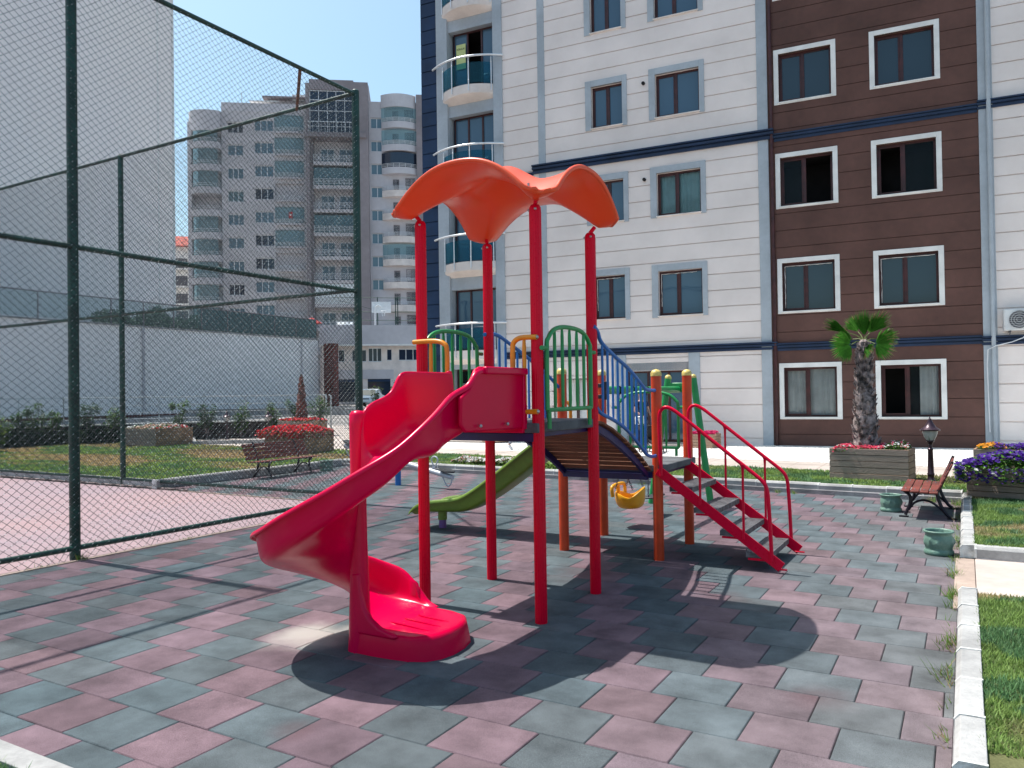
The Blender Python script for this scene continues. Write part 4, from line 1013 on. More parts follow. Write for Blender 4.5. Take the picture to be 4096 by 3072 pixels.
# bucket seat: rounded tub with leg holes, raised back and a front bar
def tubf(a, z): return 0
b = MB(SO); rings = []
for k, (rr, z) in enumerate(((.02, -.155), (.13, -.15), (.185, -.115), (.212, -.05), (.218, .01), (.214, .04), (.19, .045), (.185, .0), (.17, -.06), (.12, -.10), (.02, -.11))):
    rg = []
    for j in range(28):
        a = 2*math.pi*j/28; lift = 0
        back = max(0, math.cos(a-R(20)))                           # raised towards +x (back)
        if .16 < rr and z > -.03: lift = .10*back**1.5+.035*max(0, math.cos(a-R(200)))
        if rr > .18 and -.03 < z < .05: lift -= .03*abs(math.sin(a-R(20)))**8
        rg.append((BC.x+rr*.92*math.cos(a), BC.y+rr*1.12*math.sin(a), BC.z+z+lift))
    rings.append(rg)
b.sweep(rings, caps=True); bk = b.build('bucket_seat', 'yplastic', sw, ang=60); q = bk.modifiers.new('s', 'SUBSURF'); q.levels = q.render_levels = 1
b = MB(SO); P = [(BC.x-.16, BC.y-.22, BC.z+.02), (BC.x-.17, BC.y-.225, BC.z+.13), (BC.x-.17, BC.y-.16, BC.z+.16), (BC.x-.18, BC.y, BC.z+.165), (BC.x-.17, BC.y+.16, BC.z+.16), (BC.x-.17, BC.y+.225, BC.z+.13), (BC.x-.16, BC.y+.22, BC.z+.02)]
b.tube(smooth(P, 3), .024, 10); b.tube([(BC.x-.18, BC.y, BC.z+.16), (BC.x-.16, BC.y, BC.z-.02)], .028, 10); b.build('safety_bar', 'yplastic', bk)
b = MB(SO); b.box(-4.05, -3.88, 10.68, 11.18, .275, .30); q = b.build('flat_seat', 'seat', sw, bevel=.01)
for y in (10.70, 11.18):
    b = MB(SO); chain(b, (-3.975, y, 1.79), (-3.965, y-.0, .30)); b.build('chain', 'chain', sw)

# ================================================================ SEESAW
ss = thing('seesaw', 'silver seesaw with black seat on a blue post behind the slide', 'seesaw', (-9.96, 12.53, 0)); S2 = (-9.96, 12.53, 0)
b = MB(S2); b.tube([(-9.96, 12.53, 0), (-9.96, 12.53, .45)], .06, 18); b.build('post', 'blue', ss)
A_ = Vector((-8.52, 12.38, .23)); B_ = Vector((-11.5, 12.69, .76)); b = MB(S2); b.tube([A_, B_], .05, 16); bm = b.build('beam', 'silver', ss)
for s_, P0 in ((1, A_), (-1, B_)):
    d = (A_-B_).normalized()*s_; q = P0-d*.15
    b = MB(S2); b.T = Matrix.Translation(q+Vector((0, 0, .085))) @ Matrix.Rotation(math.atan2(d.y, d.x), 4, 'Z') @ Matrix.Rotation(-math.asin(d.z), 4, 'Y'); b.lathe((0, 0, 0), [(.001, 0), (.15, 0), (.165, .015), (.15, .035), (.1, .03), (.001, .028)], 22, sx=1.15, sy=.8); b.build('seat', 'seat', ss)
    h_ = P0-d*.52; b = MB(S2); P = [h_+Vector((0, 0, .03)), h_+d*.02+Vector((0, 0, .12)), h_-d*.03+Vector((0, 0, .22)), h_+d*.02+Vector((0, 0, .29)), h_+d*.10+Vector((0, 0, .30)), h_+d*.14+Vector((0, 0, .25)), h_+d*.10+Vector((0, 0, .16)), h_+d*.02+Vector((0, 0, .05))]
    b.tube(smooth(P, 3), .014, 8); b.build('handle', 'silver', ss)
    b = MB(S2); g = P0-d*.05; zz = max(.03, g.z-.20); P = [g-d*.22+Vector((0, 0, -.03)), g-d*.15+Vector((0, 0, zz-g.z+.06)), g-d*.08+Vector((0, 0, zz-g.z)), g+d*.0+Vector((0, 0, zz-g.z+.06)), g+d*.03+Vector((0, 0, -.03))]
    b.tube(smooth(P, 3), .013, 8); b.build('bumper', 'silver', ss)

# ================================================================ BENCHES
def bench(loc, rz, label, L_=1.45, leg=.53):
    t = thing('park_bench', label, 'bench', loc, rz, 'park benches')
    for k in range(4):
        b = MB(); y = -.30+.115*k; b.box(-L_/2, L_/2, y, y+.108, .375+.006*(k == 0)-.006*k, .40-.006*k); b.build('seat_slat', 'bench', t, bevel=.008)
    for k in range(4):
        b = MB(); y, z = .175+.045*k, .455+.09*k; b.T = Matrix.Translation((0, y, z)) @ Matrix.Rotation(R(-26), 4, 'X'); b.box(-L_/2, L_/2, -.012, .012, -.0435, .0435); b.build('back_slat', 'bench', t, bevel=.008)
    for sx in (-1, 1):
        x = sx*leg; b = MB()
        def bar(pts, r=.022): b.tube(smooth([(x, *p) for p in pts], 4), r, 8, sx=1.25)
        bar([(-.27, .365), (-.20, .30), (-.20, .2), (-.235, .1), (-.26, .03)], .021); bar([(.13, .37), (.15, .27), (.19, .16), (.25, .06), (.30, .02)], .023)
        bar([(-.22, .10), (-.15, .20), (-.04, .245), (.07, .22), (.17, .14), (.21, .10)], .016); bar([(-.28, .365), (-.1, .355), (.13, .35)], .02)
        bar([(.12, .33), (.17, .42), (.24, .58), (.33, .79)], .02)
        b.box(x-.03, x+.03, -.34, -.22, 0, .016); b.box(x-.03, x+.03, .25, .38, 0, .016)
        b.build('side_frame', 'iron', t)
    b = MB()
    for k in range(4):
        for sx in (-1, 1): b = MB(); b.ball((sx*leg, -.25+.115*k, .402-.006*k), .011, 6, 4); b.build('bolt_head', 'bolt', t)
    return t
bench((-.50, 12.83, 0), R(-90), 'dark red slatted bench by the lamp post, seen from its end', L_=1.5)
bench((-13.76, 13.08, 0), R(90), 'dark red slatted bench behind the chain-link fence before the red flower planter', L_=1.9, leg=.62)

# ================================================================ GLAZED POTS
def pot(loc, r, h, label, seed):
    t = thing('glazed_pot', label, 'flower pot', loc, rz=seed*1.3, group='green glazed pots')
    def relief(a, z):
        if not (.35*h < z < .75*h): return 0
        k = math.sin(math.pi*(z/h-.35)/.4); return .03*k*r*5*max(0, math.sin(a*7+3*math.sin(a*2+seed)))*(.6+.4*math.sin(a*17+z*60))
    prof = [(.001, .01), (r*.78, .0), (r*.93, .004), (r*.98, .02), (r*.97, .05*h/.3), (r*.90, .065*h/.3)]+[(r*(.86+.09*math.sin(math.pi*min(1, q))), h*(.22+.62*q)) for q in np.linspace(.05, 1, 14)]+[(r*.92, h*.9), (r*1.0, h*.93), (r*1.02, h*.97), (r*.98, h), (r*.88, h), (r*.84, h*.95), (r*.80, h*.6), (r*.78, h*.5)]
    b = MB(); b.lathe((0, 0, 0), prof, 72, f=relief); b.build('body', 'pot', t, ang=70)
    b = MB(); b.lathe((0, 0, h*.6), [(.001, .0), (r*.8, .0), (r*.8, .002)], 24); b.build('soil', 'soil', t)
pot((-.28, 9.68, 0), .150, .262, 'green glazed pot nearest the camera at the right kerb', 1)
pot((-.98, 12.78, 0), .150, .25, 'green glazed pot beside the right bench', 2)
pot((-13.53, 14.25, 0), .165, .26, 'green glazed pot at the far end of the bench behind the fence', 3)

# ================================================================ SPORTS COURT FENCE
FX, FY, FH = -8.80, 10.06, 6.93
def post(parent, x, y, r=.052, h=FH+.03):
    b = MB(FO); b.tube([(x, y, 0), (x, y, h)], r, 16); b.lathe((x, y, h), [(r, 0), (r*.7, .02), (.001, .028)], 14); b.build('post', 'fence', parent)
def mesh_panel(parent, p0, p1, z0, z1, out, seed, pitch=.105, pv=.086, r=.0030, curl=0.):
    """chain link: two families of crossing zigzag wires, pushed about by the same gentle field"""
    p0 = np.array(p0, float); p1 = np.array(p1, float); Ln = np.linalg.norm(p1-p0); e = (p1-p0)/Ln; nrm = np.array([-e[1], e[0]])*out
    rg = np.random.default_rng(seed); nu = int(Ln/pitch); nv = int((z1-z0)/pv); sg = []
    # knots on a diamond lattice
    def pos(i, j):
        u = i*pitch/2; v = j*pv/2; low = np.clip(1-v/.55, 0, 1)
        du = .006*np.sin(u*1.1+v*2.7+seed)+.005*np.sin(u*5.1-v*3.3)+low*curl*.5*np.sin(u*9+v*7); dv = .010*np.sin(u*1.9+seed)+.006*np.sin(u*4.3+v*1.1)+low*curl*np.sin(u*6.3+1.3*v)+low*curl*.6*np.sin(u*17)
        dn = .045+.012*np.sin(u*1.3+v*.9)+.008*np.sin(u*3.7)+low*curl*1.2*(1+np.sin(u*5))
        return np.stack([p0[0]+e[0]*(u+du)+nrm[0]*dn, p0[1]+e[1]*(u+du)+nrm[1]*dn, z0+v+dv], -1)
    I, J = np.meshgrid(np.arange(0, 2*nu), np.arange(0, 2*nv), indexing='ij'); ok = (I+J) % 2 == 0
    i, j = I[ok], J[ok]; A = pos(i, j); segs = []
    for di in (1, -1):
        m_ = (i+di >= 0) & (i+di <= 2*nu); Bp = pos(i[m_]+di, j[m_]+1); a = A[m_].copy()
        o_ = nrm*(.0025 if di == 1 else -.0025)
        a[:, :2] += o_; Bp[:, :2] += o_; segs.append((a, Bp, di))
    Vs = []; n0 = 0; Fs = []; Cs = []
    pieces = []
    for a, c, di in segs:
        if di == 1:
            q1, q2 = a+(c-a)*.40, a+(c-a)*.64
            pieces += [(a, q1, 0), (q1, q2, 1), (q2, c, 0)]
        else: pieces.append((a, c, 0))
    for a, c, glint in pieces:
        d = c-a; d /= np.linalg.norm(d, axis=1)[:, None]; x = np.cross(d, np.array([nrm[0], nrm[1], .15])); x /= np.linalg.norm(x, axis=1)[:, None]; y = np.cross(d, x)
        n = len(a); V = np.zeros((n, 6, 3))
        for k in range(3):
            t = 2*math.pi*k/3; off = (x*math.cos(t)+y*math.sin(t))*r*(1.05 if glint else 1); V[:, k] = a+off; V[:, 3+k] = c+off
        Fq = np.array([[0, 1, 4, 3], [1, 2, 5, 4], [2, 0, 3, 5]]); Fs.append((np.arange(n)[:, None, None]*6+Fq[None]).reshape(-1, 4)+n0); Vs.append(V.reshape(-1, 3)); n0 += n*6
        base = np.array([[.50, .56, .57]]) if glint else np.array([[.008, .022, .024]])  # pale middle pieces are sun glints painted into the wire tint
        k_ = rg.uniform(0, 1, (n, 1)); cc = np.where((k_ < .62) | (glint == 0), base*rg.uniform(.8, 1.2, (n, 1)), np.array([[.02, .045, .045]])); Cs.append(np.repeat(cc, 6, 0))
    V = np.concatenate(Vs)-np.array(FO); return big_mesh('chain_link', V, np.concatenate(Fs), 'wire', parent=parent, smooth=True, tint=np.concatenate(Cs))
def rail(parent, a, c, r=.032, m='fence', nm='rail', wrap=True):
    b = MB(FO); b.tube([a, c], r, 12); ro = b.build(nm, m, parent)
    if wrap:                                                         # tie wire wound round the rail
        a, c = Vector(a), Vector(c); L_ = (c-a).length; d = (c-a)/L_; x = d.cross(Vector((0, 0, 1))); 
        if x.length < .1: x = Vector((1, 0, 0))
        x.normalize(); y = d.cross(x); n = int(L_/.045); P = []
        for k in range(n*4):
            t = k/4; an = t*2*math.pi*1.0; P.append(a+d*(t*.045)+(x*math.cos(an)+y*math.sin(an))*(r+.004))
        b = MB(FO); b.tube(P, .0035, 4); b.build('tie_wire', 'fence', ro)
FO = (FX, FY, 0)
fn = thing('chain_link_fence', 'tall dark green chain-link fence around the pink sports court, running towards the camera', 'fence', FO)
for y in (.40, 5.22): post(fn, FX-.02, y, .058)
post(fn, FX, FY, .062)
for z in (.13, 3.57, 6.9): rail(fn, (FX, -2, z), (FX, FY, z), wrap=(z > 1))
b = MB(FO); b.tube([(FX, 8.79, 6.87), (FX-1.36, FY, 6.9)], .026, 10); b.build('corner_brace', 'rust', fn)
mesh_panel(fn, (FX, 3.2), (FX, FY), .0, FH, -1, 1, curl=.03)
FO2 = FO; FO = (-15.3, 10.1, 0)
fn2 = thing('chain_link_fence', 'tall dark green chain-link fence along the far end of the pink sports court', 'fence', FO)
for x in (-15.32, -21.8): post(fn2, x, 10.1, .055)
for z in (.15, 3.6, 6.93): rail(fn2, (-24, 10.1, z), (FX-.06, FY+.01, z), wrap=(z > 1))
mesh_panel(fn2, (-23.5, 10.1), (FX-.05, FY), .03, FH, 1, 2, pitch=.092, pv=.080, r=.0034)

# ================================================================ FLOWERS AND LEAVES
def cloud(name, label, cat, loc, n_leaf, n_pet, sx, sy, h, leafc, petc, ls=.03, ps_=.022, group=None, over=0., seed=0, hump=None, pet_top=.35, sheets=('leaf', 'petal'), frac=None):
    """bedding plants: a mound of leaf-sized faces with flowers on top, each flower five petals"""
    rg = np.random.default_rng(seed+100); t = thing(name, label, cat, loc, 0, group)
    def top(x, y):
        k = np.clip(1-(np.abs(x)/(sx*1.03))**6, 0, 1)*np.clip(1-(np.abs(y)/(sy*1.03))**6, 0, 1); v = h*(.55+.45*nz(x, y, 4., seed))*(.35+.65*k)
        if hump is not None: v = v+hump(x, y)
        return v
    def scatter(n, low):
        x = rg.uniform(-sx-over, sx+over, n); y = rg.uniform(-sy-over, sy+over, n)
        out = (np.abs(x) > sx) | (np.abs(y) > sy); z = top(x, y)*rg.uniform(low, 1, n)
        z = np.where(out, rg.uniform(-.22*over/.12 if over else 0, .05, n), z); return x, y, z
    x, y, z = scatter(n_leaf, .1); V = np.zeros((n_leaf, 4, 3)); a = rg.uniform(0, 6.28, n_leaf); ti = rg.uniform(-.6, .9, n_leaf); s = ls*rg.uniform(.6, 1.4, n_leaf)
    c = np.stack([x, y, z], 1); u = np.stack([np.cos(a)*np.cos(ti), np.sin(a)*np.cos(ti), np.sin(ti)], 1); v_ = np.stack([-np.sin(a), np.cos(a), rg.uniform(-.4, .4, n_leaf)], 1)
    V[:, 0] = c; V[:, 1] = c+(u*.5+v_*.38)*s[:, None]; V[:, 2] = c+u*s[:, None]*1.1; V[:, 3] = c+(u*.5-v_*.38)*s[:, None]
    col = np.array([leafc])*rg.uniform(.55, 1.4, (n_leaf, 1)); big_mesh('foliage', V.reshape(-1, 3), np.arange(n_leaf*4).reshape(-1, 4), sheets[0], parent=t, tint=np.repeat(col, 4, 0))
    for k, (pc, share, cond) in enumerate(petc):
        n = int(n_pet*share); x, y, z = scatter(n*3 if cond else n, 1-pet_top)
        if cond: m_ = cond(x, y); x, y, z = x[m_][:n], y[m_][:n], z[m_][:n]; n = len(x)
        if n == 0: continue
        z = z+.012; s = ps_*rg.uniform(.7, 1.25, n); nx_, ny_ = rg.normal(0, .45, n), rg.normal(-.25, .45, n); N_ = np.stack([nx_, ny_, np.ones(n)], 1); N_ /= np.linalg.norm(N_, axis=1)[:, None]
        U = np.cross(N_, np.array([0, 0, 1.])+rg.normal(0, .2, (n, 3))); U /= np.linalg.norm(U, axis=1)[:, None]; Wv = np.cross(N_, U); V = []; c = np.stack([x, y, z], 1); q = 5
        for p in range(q):
            a0 = 2*math.pi*p/q+rg.uniform(0, .3, n); r_ = s
            def P(an, rad, lift): return c+(U*np.cos(an)[:, None]+Wv*np.sin(an)[:, None])*(rad)[:, None]+N_*(lift*r_)[:, None]
            V.append(np.stack([c, P(a0-.55, r_*.8, .25), P(a0, r_, .3), P(a0+.55, r_*.8, .25)], 1))
        V = np.concatenate(V, 0); col = np.tile(np.array([pc])*rg.uniform(.75, 1.2, (n, 1)), (q, 1))
        big_mesh('flower', V.reshape(-1, 3), np.arange(len(V)*4).reshape(-1, 4), sheets[1], parent=t, tint=np.repeat(np.clip(col, 0, .9), 4, 0), kind='stuff')
    return t
RED = (.62, .012, .03); WHT = (.72, .70, .70); PNK = (.68, .06, .13); PUR = (.075, .018, .27); GRN = (.05, .14, .02)

def planter(loc, rz, sx, sy, h, label, boards=5, m='planter', corner=.0):
    t = thing('wooden_planter', label, 'planter', loc, rz, 'wooden flower planters'); bh = h/boards
    for k in range(boards):
        z0 = k*bh+.004; z1 = (k+1)*bh-.004; j = rnd.uniform(-.004, .004)
        b = MB(); b.box(-sx, sx, -sy+j, -sy+.035+j, z0, z1); b.box(-sx, sx, sy-.035, sy+j, z0, z1)
        b.box(sx-.035+j, sx+j+.002, -sy+.037+j, sy-.037, z0, z1); b.box(-sx+j-.002, -sx+.035+j, -sy+.037+j, sy-.037, z0, z1); b.build('board', m, t, bevel=.004)
    b = MB()
    for x in (-sx+.05, sx-.05):
        for y in (-sy+.05, sy-.05): b.box(x-.03, x+.03, y-.03, y+.03, .0, h-.02)
    b.build('corner_post', m, t); b = MB(); b.box(-sx+.036, sx-.036, -sy+.036, sy-.036, h-.12, h-.07); b.build('soil', 'soil', t, ang=0)
    return t
# right: palm planter, purple planter, the small one behind
planter((-1.51, 15.82, ZL-.01), R(-6), .665, .36, .57, 'long grey-brown planter under the fan palm')
cloud('bedding_plants', 'bright pink and white bedding flowers around the palm trunk', 'flowers', (-1.51, 15.82, ZL+.50), 3400, 1500, .62, .31, .14, GRN, [(PNK, .8, lambda x, y: (x < .22)), (WHT, .07, lambda x, y: x > .1), (WHT, .04, lambda x, y: x < -.3), (PNK, .05, lambda x, y: x > .3)], ls=.035, ps_=.020, over=.01, seed=1, hump=lambda x, y: .07*(x > .25)*np.clip((x-.2)*5, 0, 1))
planter((1.26, 13.92, ZL-.02), R(-14), 1.22, .36, .47, 'wide wooden planter overflowing with purple petunias at the right edge', boards=5)
cloud('bedding_plants', 'purple petunias spilling over the front of the right-hand planter', 'flowers', (1.18, 13.88, ZL+.42), 8000, 2300, 1.22, .36, .20, (.10, .25, .03), [(PUR, .93, lambda x, y: (x < .55) | (x > .9)), ((.40, .25, .60), .03, None), (WHT, .05, lambda x, y: (x < -.80) & (x > -1.10) & (y < -.1))], ls=.045, ps_=.034, over=.11, seed=2, hump=lambda x, y: .10*np.exp(-((x+.55)/.4)**2)+.06*np.exp(-((x-.2)/.3)**2))
planter((.72, 15.35, ZL), R(-6), .60, .26, .62, 'upright planter half hidden behind the purple petunias', boards=5)
cloud('bedding_plants', 'orange and yellow flowers with purple ones in the planter behind the petunias', 'flowers', (.72, 15.35, ZL+.60), 1500, 520, .55, .22, .12, GRN, [((.75, .30, .01), .22, lambda x, y: x < -.15), (PUR, .7, lambda x, y: x > -.3)], ps_=.028, seed=3)
# left: planters behind the fence
planter((-25.24, 17.98, ZL+.02), 0, .95, .76, .60, 'square planter with brown side and faded flowers on the far left lawn')
cloud('bedding_plants', 'white, dried brown and one red flower clump in the far left planter', 'flowers', (-25.24, 17.98, ZL+.55), 2600, 1100, .9, .7, .2, GRN, [((.55, .36, .27), .5, lambda x, y: abs(x-.0) < .42), (WHT, .3, lambda x, y: abs(x) > .2), (RED, .13, lambda x, y: x > .62)], ls=.07, ps_=.045, seed=4)
planter((-17.42, 17.20, ZL+.02), 0, .83, .60, .61, 'planter full of red flowers directly behind the fenced bench')
cloud('bedding_plants', 'dense red flowers tumbling over the planter behind the fenced bench', 'flowers', (-17.5, 17.12, ZL+.60), 4200, 2500, .84, .58, .22, (.09, .20, .04), [(RED, 1., None)], ls=.05, ps_=.050, over=.10, seed=5)
planter((-22.4, 22.3, ZL+.02), R(20), .75, .6, .72, 'brown planter behind the red flowers, holding the cut-back palm stump')
cloud('bedding_plants', 'red flowers around the cut-back palm stump', 'flowers', (-22.4, 22.3, ZL+.70), 1200, 900, .74, .6, .14, GRN, [(RED, .95, None), ((.7, .3, .35), .05, lambda x, y: x > .5)], ls=.06, ps_=.045, seed=6)
# by the facade
def hexplanter(loc, rz, r, h, label):
    t = thing('wooden_planter', label, 'planter', loc, rz, 'wooden flower planters'); n = 6
    for k in range(5):
        b = MB(); P = [(r*math.cos(2*math.pi*(j+.5*(k % 2)*.06)/n), r*math.sin(2*math.pi*(j+.5*(k % 2)*.06)/n)) for j in range(n)]
        Q = [(p[0]*.88, p[1]*.88) for p in P]; z0, z1 = k*h/5+.003, (k+1)*h/5-.003
        for j in range(n):
            j2 = (j+1) % n; b.add([(*P[j], z0), (*P[j2], z0), (*Q[j2], z0), (*Q[j], z0), (*P[j], z1), (*P[j2], z1), (*Q[j2], z1), (*Q[j], z1)], [(0, 1, 5, 4), (3, 7, 6, 2), (4, 5, 6, 7), (0, 3, 2, 1), (0, 4, 7, 3), (1, 2, 6, 5)])
        b.build('board', 'planter2', t, bevel=.004)
    b = MB(); b.lathe((0, 0, h-.1), [(.001, 0), (r*.86, 0), (r*.86, .02)], 6); b.build('soil', 'soil', t); return t
hexplanter((-14.0, 23.05, ZL+.03), R(8), .62, .43, 'six-sided wooden planter by the ground-floor glass door')
cloud('bedding_plants', 'low orange-red flowers in the six-sided planter', 'flowers', (-14.0, 23.05, ZL+.42), 600, 420, .42, .42, .06, GRN, [((.70, .08, .04), 1., None)], ps_=.03, seed=7)
planter((-6.65, 22.72, ZL+.0), R(-2), .36, .42, .40, 'small square planter of fresh boards against the white wall', boards=5, m='planter2')
cloud('bedding_plants', 'magenta flowers in the small square planter by the white wall', 'flowers', (-6.65, 22.72, ZL+.37), 300, 420, .32, .38, .10, GRN, [((.55, .015, .12), 1., None)], ps_=.045, seed=8)
cloud('flower_clump', 'white petunia clump with one pink bloom on the lawn left of the bridge', 'flowers', (-10.2, 15.72, ZL), 1500, 260, .52, .22, .17, (.13, .20, .05), [(WHT, .95, None), (PNK, .05, lambda x, y: x < -.2), ((.35, .22, .16), .4, None)], ls=.05, ps_=.032, group='flower clumps on the lawn', seed=9)
cloud('flower_clump', 'taller white petunia clump between the second red pole and the green slide', 'flowers', (-9.1, 15.60, ZL), 1500, 220, .40, .22, .22, (.13, .22, .05), [(WHT, .95, None), ((.35, .22, .16), .3, None)], ls=.05, ps_=.036, group='flower clumps on the lawn', seed=10)
cloud('flower_clump', 'pale green leafy clump with dried blooms seen under the bridge', 'flowers', (-7.6, 15.3, ZL), 1700, 70, .75, .22, .20, (.20, .34, .07), [((.6, .5, .38), .8, None), (RED, .05, None)], ls=.05, ps_=.03, group='flower clumps on the lawn', seed=11)

# fan palm
pt = thing('fan_palm', 'young fan palm with a shaggy trunk before the brown wall', 'palm tree', (-1.62, 15.9, ZL+.5)); PO = (-1.62, 15.9, ZL+.5)
b = MB(); prof = []
for k in range(30):
    t = k/29; z = t*2.02; r_ = .12*(1-t)**1.3+.105+.010*math.sin(t*30); prof.append((r_, z))
b.lathe((0, 0, 0), prof+[(.03, 2.07)], 26, f=lambda a, z: .012*math.sin(5*a+z*9)+.008*math.sin(11*a-z*14)); r_ = random.Random(4)
for k in range(190):                                                 # old leaf bases, crosswise
    z = r_.uniform(.02, 1.95); a = k*2.4; t = z/2.02; rr = .12*(1-t)**1.3+.102; s_ = r_.uniform(.07, .12); w_ = r_.uniform(.025, .045); tl = r_.choice((-1, 1))*.35
    c = Vector((rr*math.cos(a), rr*math.sin(a), z)); u = Vector((-math.sin(a), math.cos(a), 0)); n = Vector((math.cos(a), math.sin(a), 0)); up = (Vector((0, 0, 1))+u*tl+n*.30).normalized()
    P = [c-u*w_, c+u*w_, c+u*w_*.5+up*s_+n*.015, c-u*w_*.5+up*s_+n*.015, c-u*w_+n*.02, c+u*w_+n*.02, c+u*w_*.5+up*s_+n*.03, c-u*w_*.5+up*s_+n*.03]
    b.add([tuple(p) for p in P], [(0, 1, 2, 3), (4, 7, 6, 5), (0, 4, 5, 1), (1, 5, 6, 2), (2, 6, 7, 3), (3, 7, 4, 0)])
for k in range(26):                                                  # frayed fibres
    z = r_.uniform(.2, 1.9); a = r_.uniform(0, 6.28); rr = .13; d = Vector((math.cos(a), math.sin(a), r_.uniform(.0, .8))); c = Vector((rr*math.cos(a), rr*math.sin(a), z)); b.tube([c, c+d*.06, c+d*.10+Vector((0, 0, r_.uniform(-.05, .05)))], [.006, .004, .001], 4)
b.build('trunk', 'bark', pt, ang=35)
def fan(base, az, el, L_, stalk, spread, seed, colr=(.085, .27, .035)):
    """a pleated fan leaf on its stalk"""
    r_ = random.Random(seed); st = MB(); d = Vector((math.cos(az), el, math.sin(az))).normalized(); B_ = Vector(base)
    droop = Vector((0, 0, -.12*stalk)); hub = B_+d*stalk; st.tube([B_, B_+d*stalk*.5+Vector((0, 0, .03)), hub], [.014, .010, .008], 6); so_ = st.build('stalk', 'leafstalk', pt)
    side = d.cross(Vector((.12, 1, .25))).normalized(); upv = side.cross(d).normalized(); lf = MB(); n = 25
    nv = (upv*.6+d*.0).normalized()
    for k in range(n):
        t = -1+2*k/(n-1); an = t*spread; ln = L_*(1-.22*t*t)*r_.uniform(.9, 1.05)
        dr = (d*math.cos(an)+side*math.sin(an)).normalized(); w_ = .5*ln*spread*2/n*.95; pr = dr.cross(upv).normalized()
        for s_ in (-1, 1):
            q1 = hub+dr*ln*.62+pr*w_*1.0*s_-upv*.012; q0 = hub+dr*.02; mid = hub+dr*ln*.62+upv*.014; tip = hub+dr*ln+Vector((0, 0, -.06*ln*abs(t)-.10*ln*r_.random()))+pr*w_*.15*s_
            q = r_.uniform(.75, 1.3); lf.ct = tuple(c_*q for c_ in colr); lf.add([tuple(q0), tuple(q1), tuple(mid)], [(0, 1, 2)])
            tm = hub+dr*ln*.97+Vector((0, 0, -.03*ln)); e_ = r_.random() < .25
            if e_: lf.ct = (.30, .24, .10)
            lf.add([tuple(q1), tuple(tip if e_ else tm), tuple(mid)], [(0, 1, 2)])
    return lf.build('frond', 'leaf', so_, ang=0, tint=True)
MT['leafstalk'] = mat('leaf_stalk', (.16, .20, .05), .6, var=.2)
for k, (an, dy, L_, stk, spr) in enumerate(((149, -.15, .50, .36, .36), (93, .0, .56, .10, .50), (52, -.1, .52, .20, .55), (196, -.45, .44, .20, 1.30), (-14, -.35, .42, .24, 1.25), (120, .5, .45, .25, .6), (70, .6, .42, .2, .7), (165, .4, .40, .25, .8), (10, .5, .40, .28, .8), (-60, -.8, .30, .12, .9))):
    fan((.03*math.cos(k), .03*math.sin(k), 2.03), R(an), dy, L_, stk, spr, k)
# cut-back palm stump (cone) in the brown planter
b = MB((-22.55, 22.4, 0)); rr = random.Random(2)
cp = thing('cut_palm', 'reddish cone-shaped cut-back palm stump above red flowers', 'palm tree', (-22.55, 22.4, ZL+.6))
b = MB(); b.lathe((0, 0, 0), [(.20*(1-k/16)**.8+.055+.015*math.sin(k*2.1), k*.115) for k in range(17)]+[(.01, 1.95)], 14, f=lambda a, z: .02*math.sin(5*a+z*8)); b.build('trunk', 'cone', cp, ang=30)

# lamp posts
def lamp(loc, H_, label, big=True):
    t = thing('garden_lamp', label, 'lamp post', loc, 0, 'garden lamps'); k = H_/1.13
    b = MB(); b.lathe((0, 0, 0), [(.075*k, 0), (.08*k, .02), (.055*k, .05), (.052*k, .12), (.062*k, .14), (.05*k, .17), (.048*k, .3), (.040*k, .56*k), (.047*k, .57*k), (.047*k, .585*k), (.032*k, .60*k), (.03*k, .66*k), (.045*k, .68*k), (.02*k, .70*k)], 24); b.build('post', 'lamp_metal', t)
    z0 = .70*k; b = MB(); b.lathe((0, 0, z0), [(.02, 0), (.05*k, .015*k), (.06*k, .04*k), (.085*k, .09*k), (.108*k, .17*k), (.112*k, .215*k), (.10*k, .22*k), (.001, .225*k)], 24, sx=1.12, sy=1.12); lens = b.build('lantern_glass', 'lamp_glass', t)
    b = MB()
    for j in range(6):
        a = R(60*j+20); b.tube([(r_*math.cos(a), r_*math.sin(a), z0+z) for r_, z in ((.062*k, .03*k), (.09*k, .09*k), (.113*k, .17*k), (.118*k, .22*k))], .006*k, 5)
    b.lathe((0, 0, z0), [(.05*k, .0), (.07*k, .02*k), (.066*k, .045*k), (.05*k, .05*k)], 20); b.build('lantern_cage', 'lamp_metal', t)
    b = MB(); b.lathe((0, 0, z0), [(.16*k, .205*k), (.163*k, .225*k), (.135*k, .245*k), (.10*k, .27*k), (.065*k, .32*k), (.04*k, .37*k), (.038*k, .385*k), (.022*k, .39*k), (.03*k, .405*k), (.012*k, .42*k), (.008*k, .45*k), (.001, .46*k)], 28); b.build('lantern_cap', 'lamp_metal', t)
lamp((-.55, 15.62, ZL-.01), 1.13, 'dark metal lamp post behind the right bench')
lamp((-25.6, 21.35, ZL), 1.12, 'garden lamp standing left of its twin at the garden wall')
lamp((-23.75, 21.8, ZL), 1.12, 'garden lamp just left of the red flower planter')

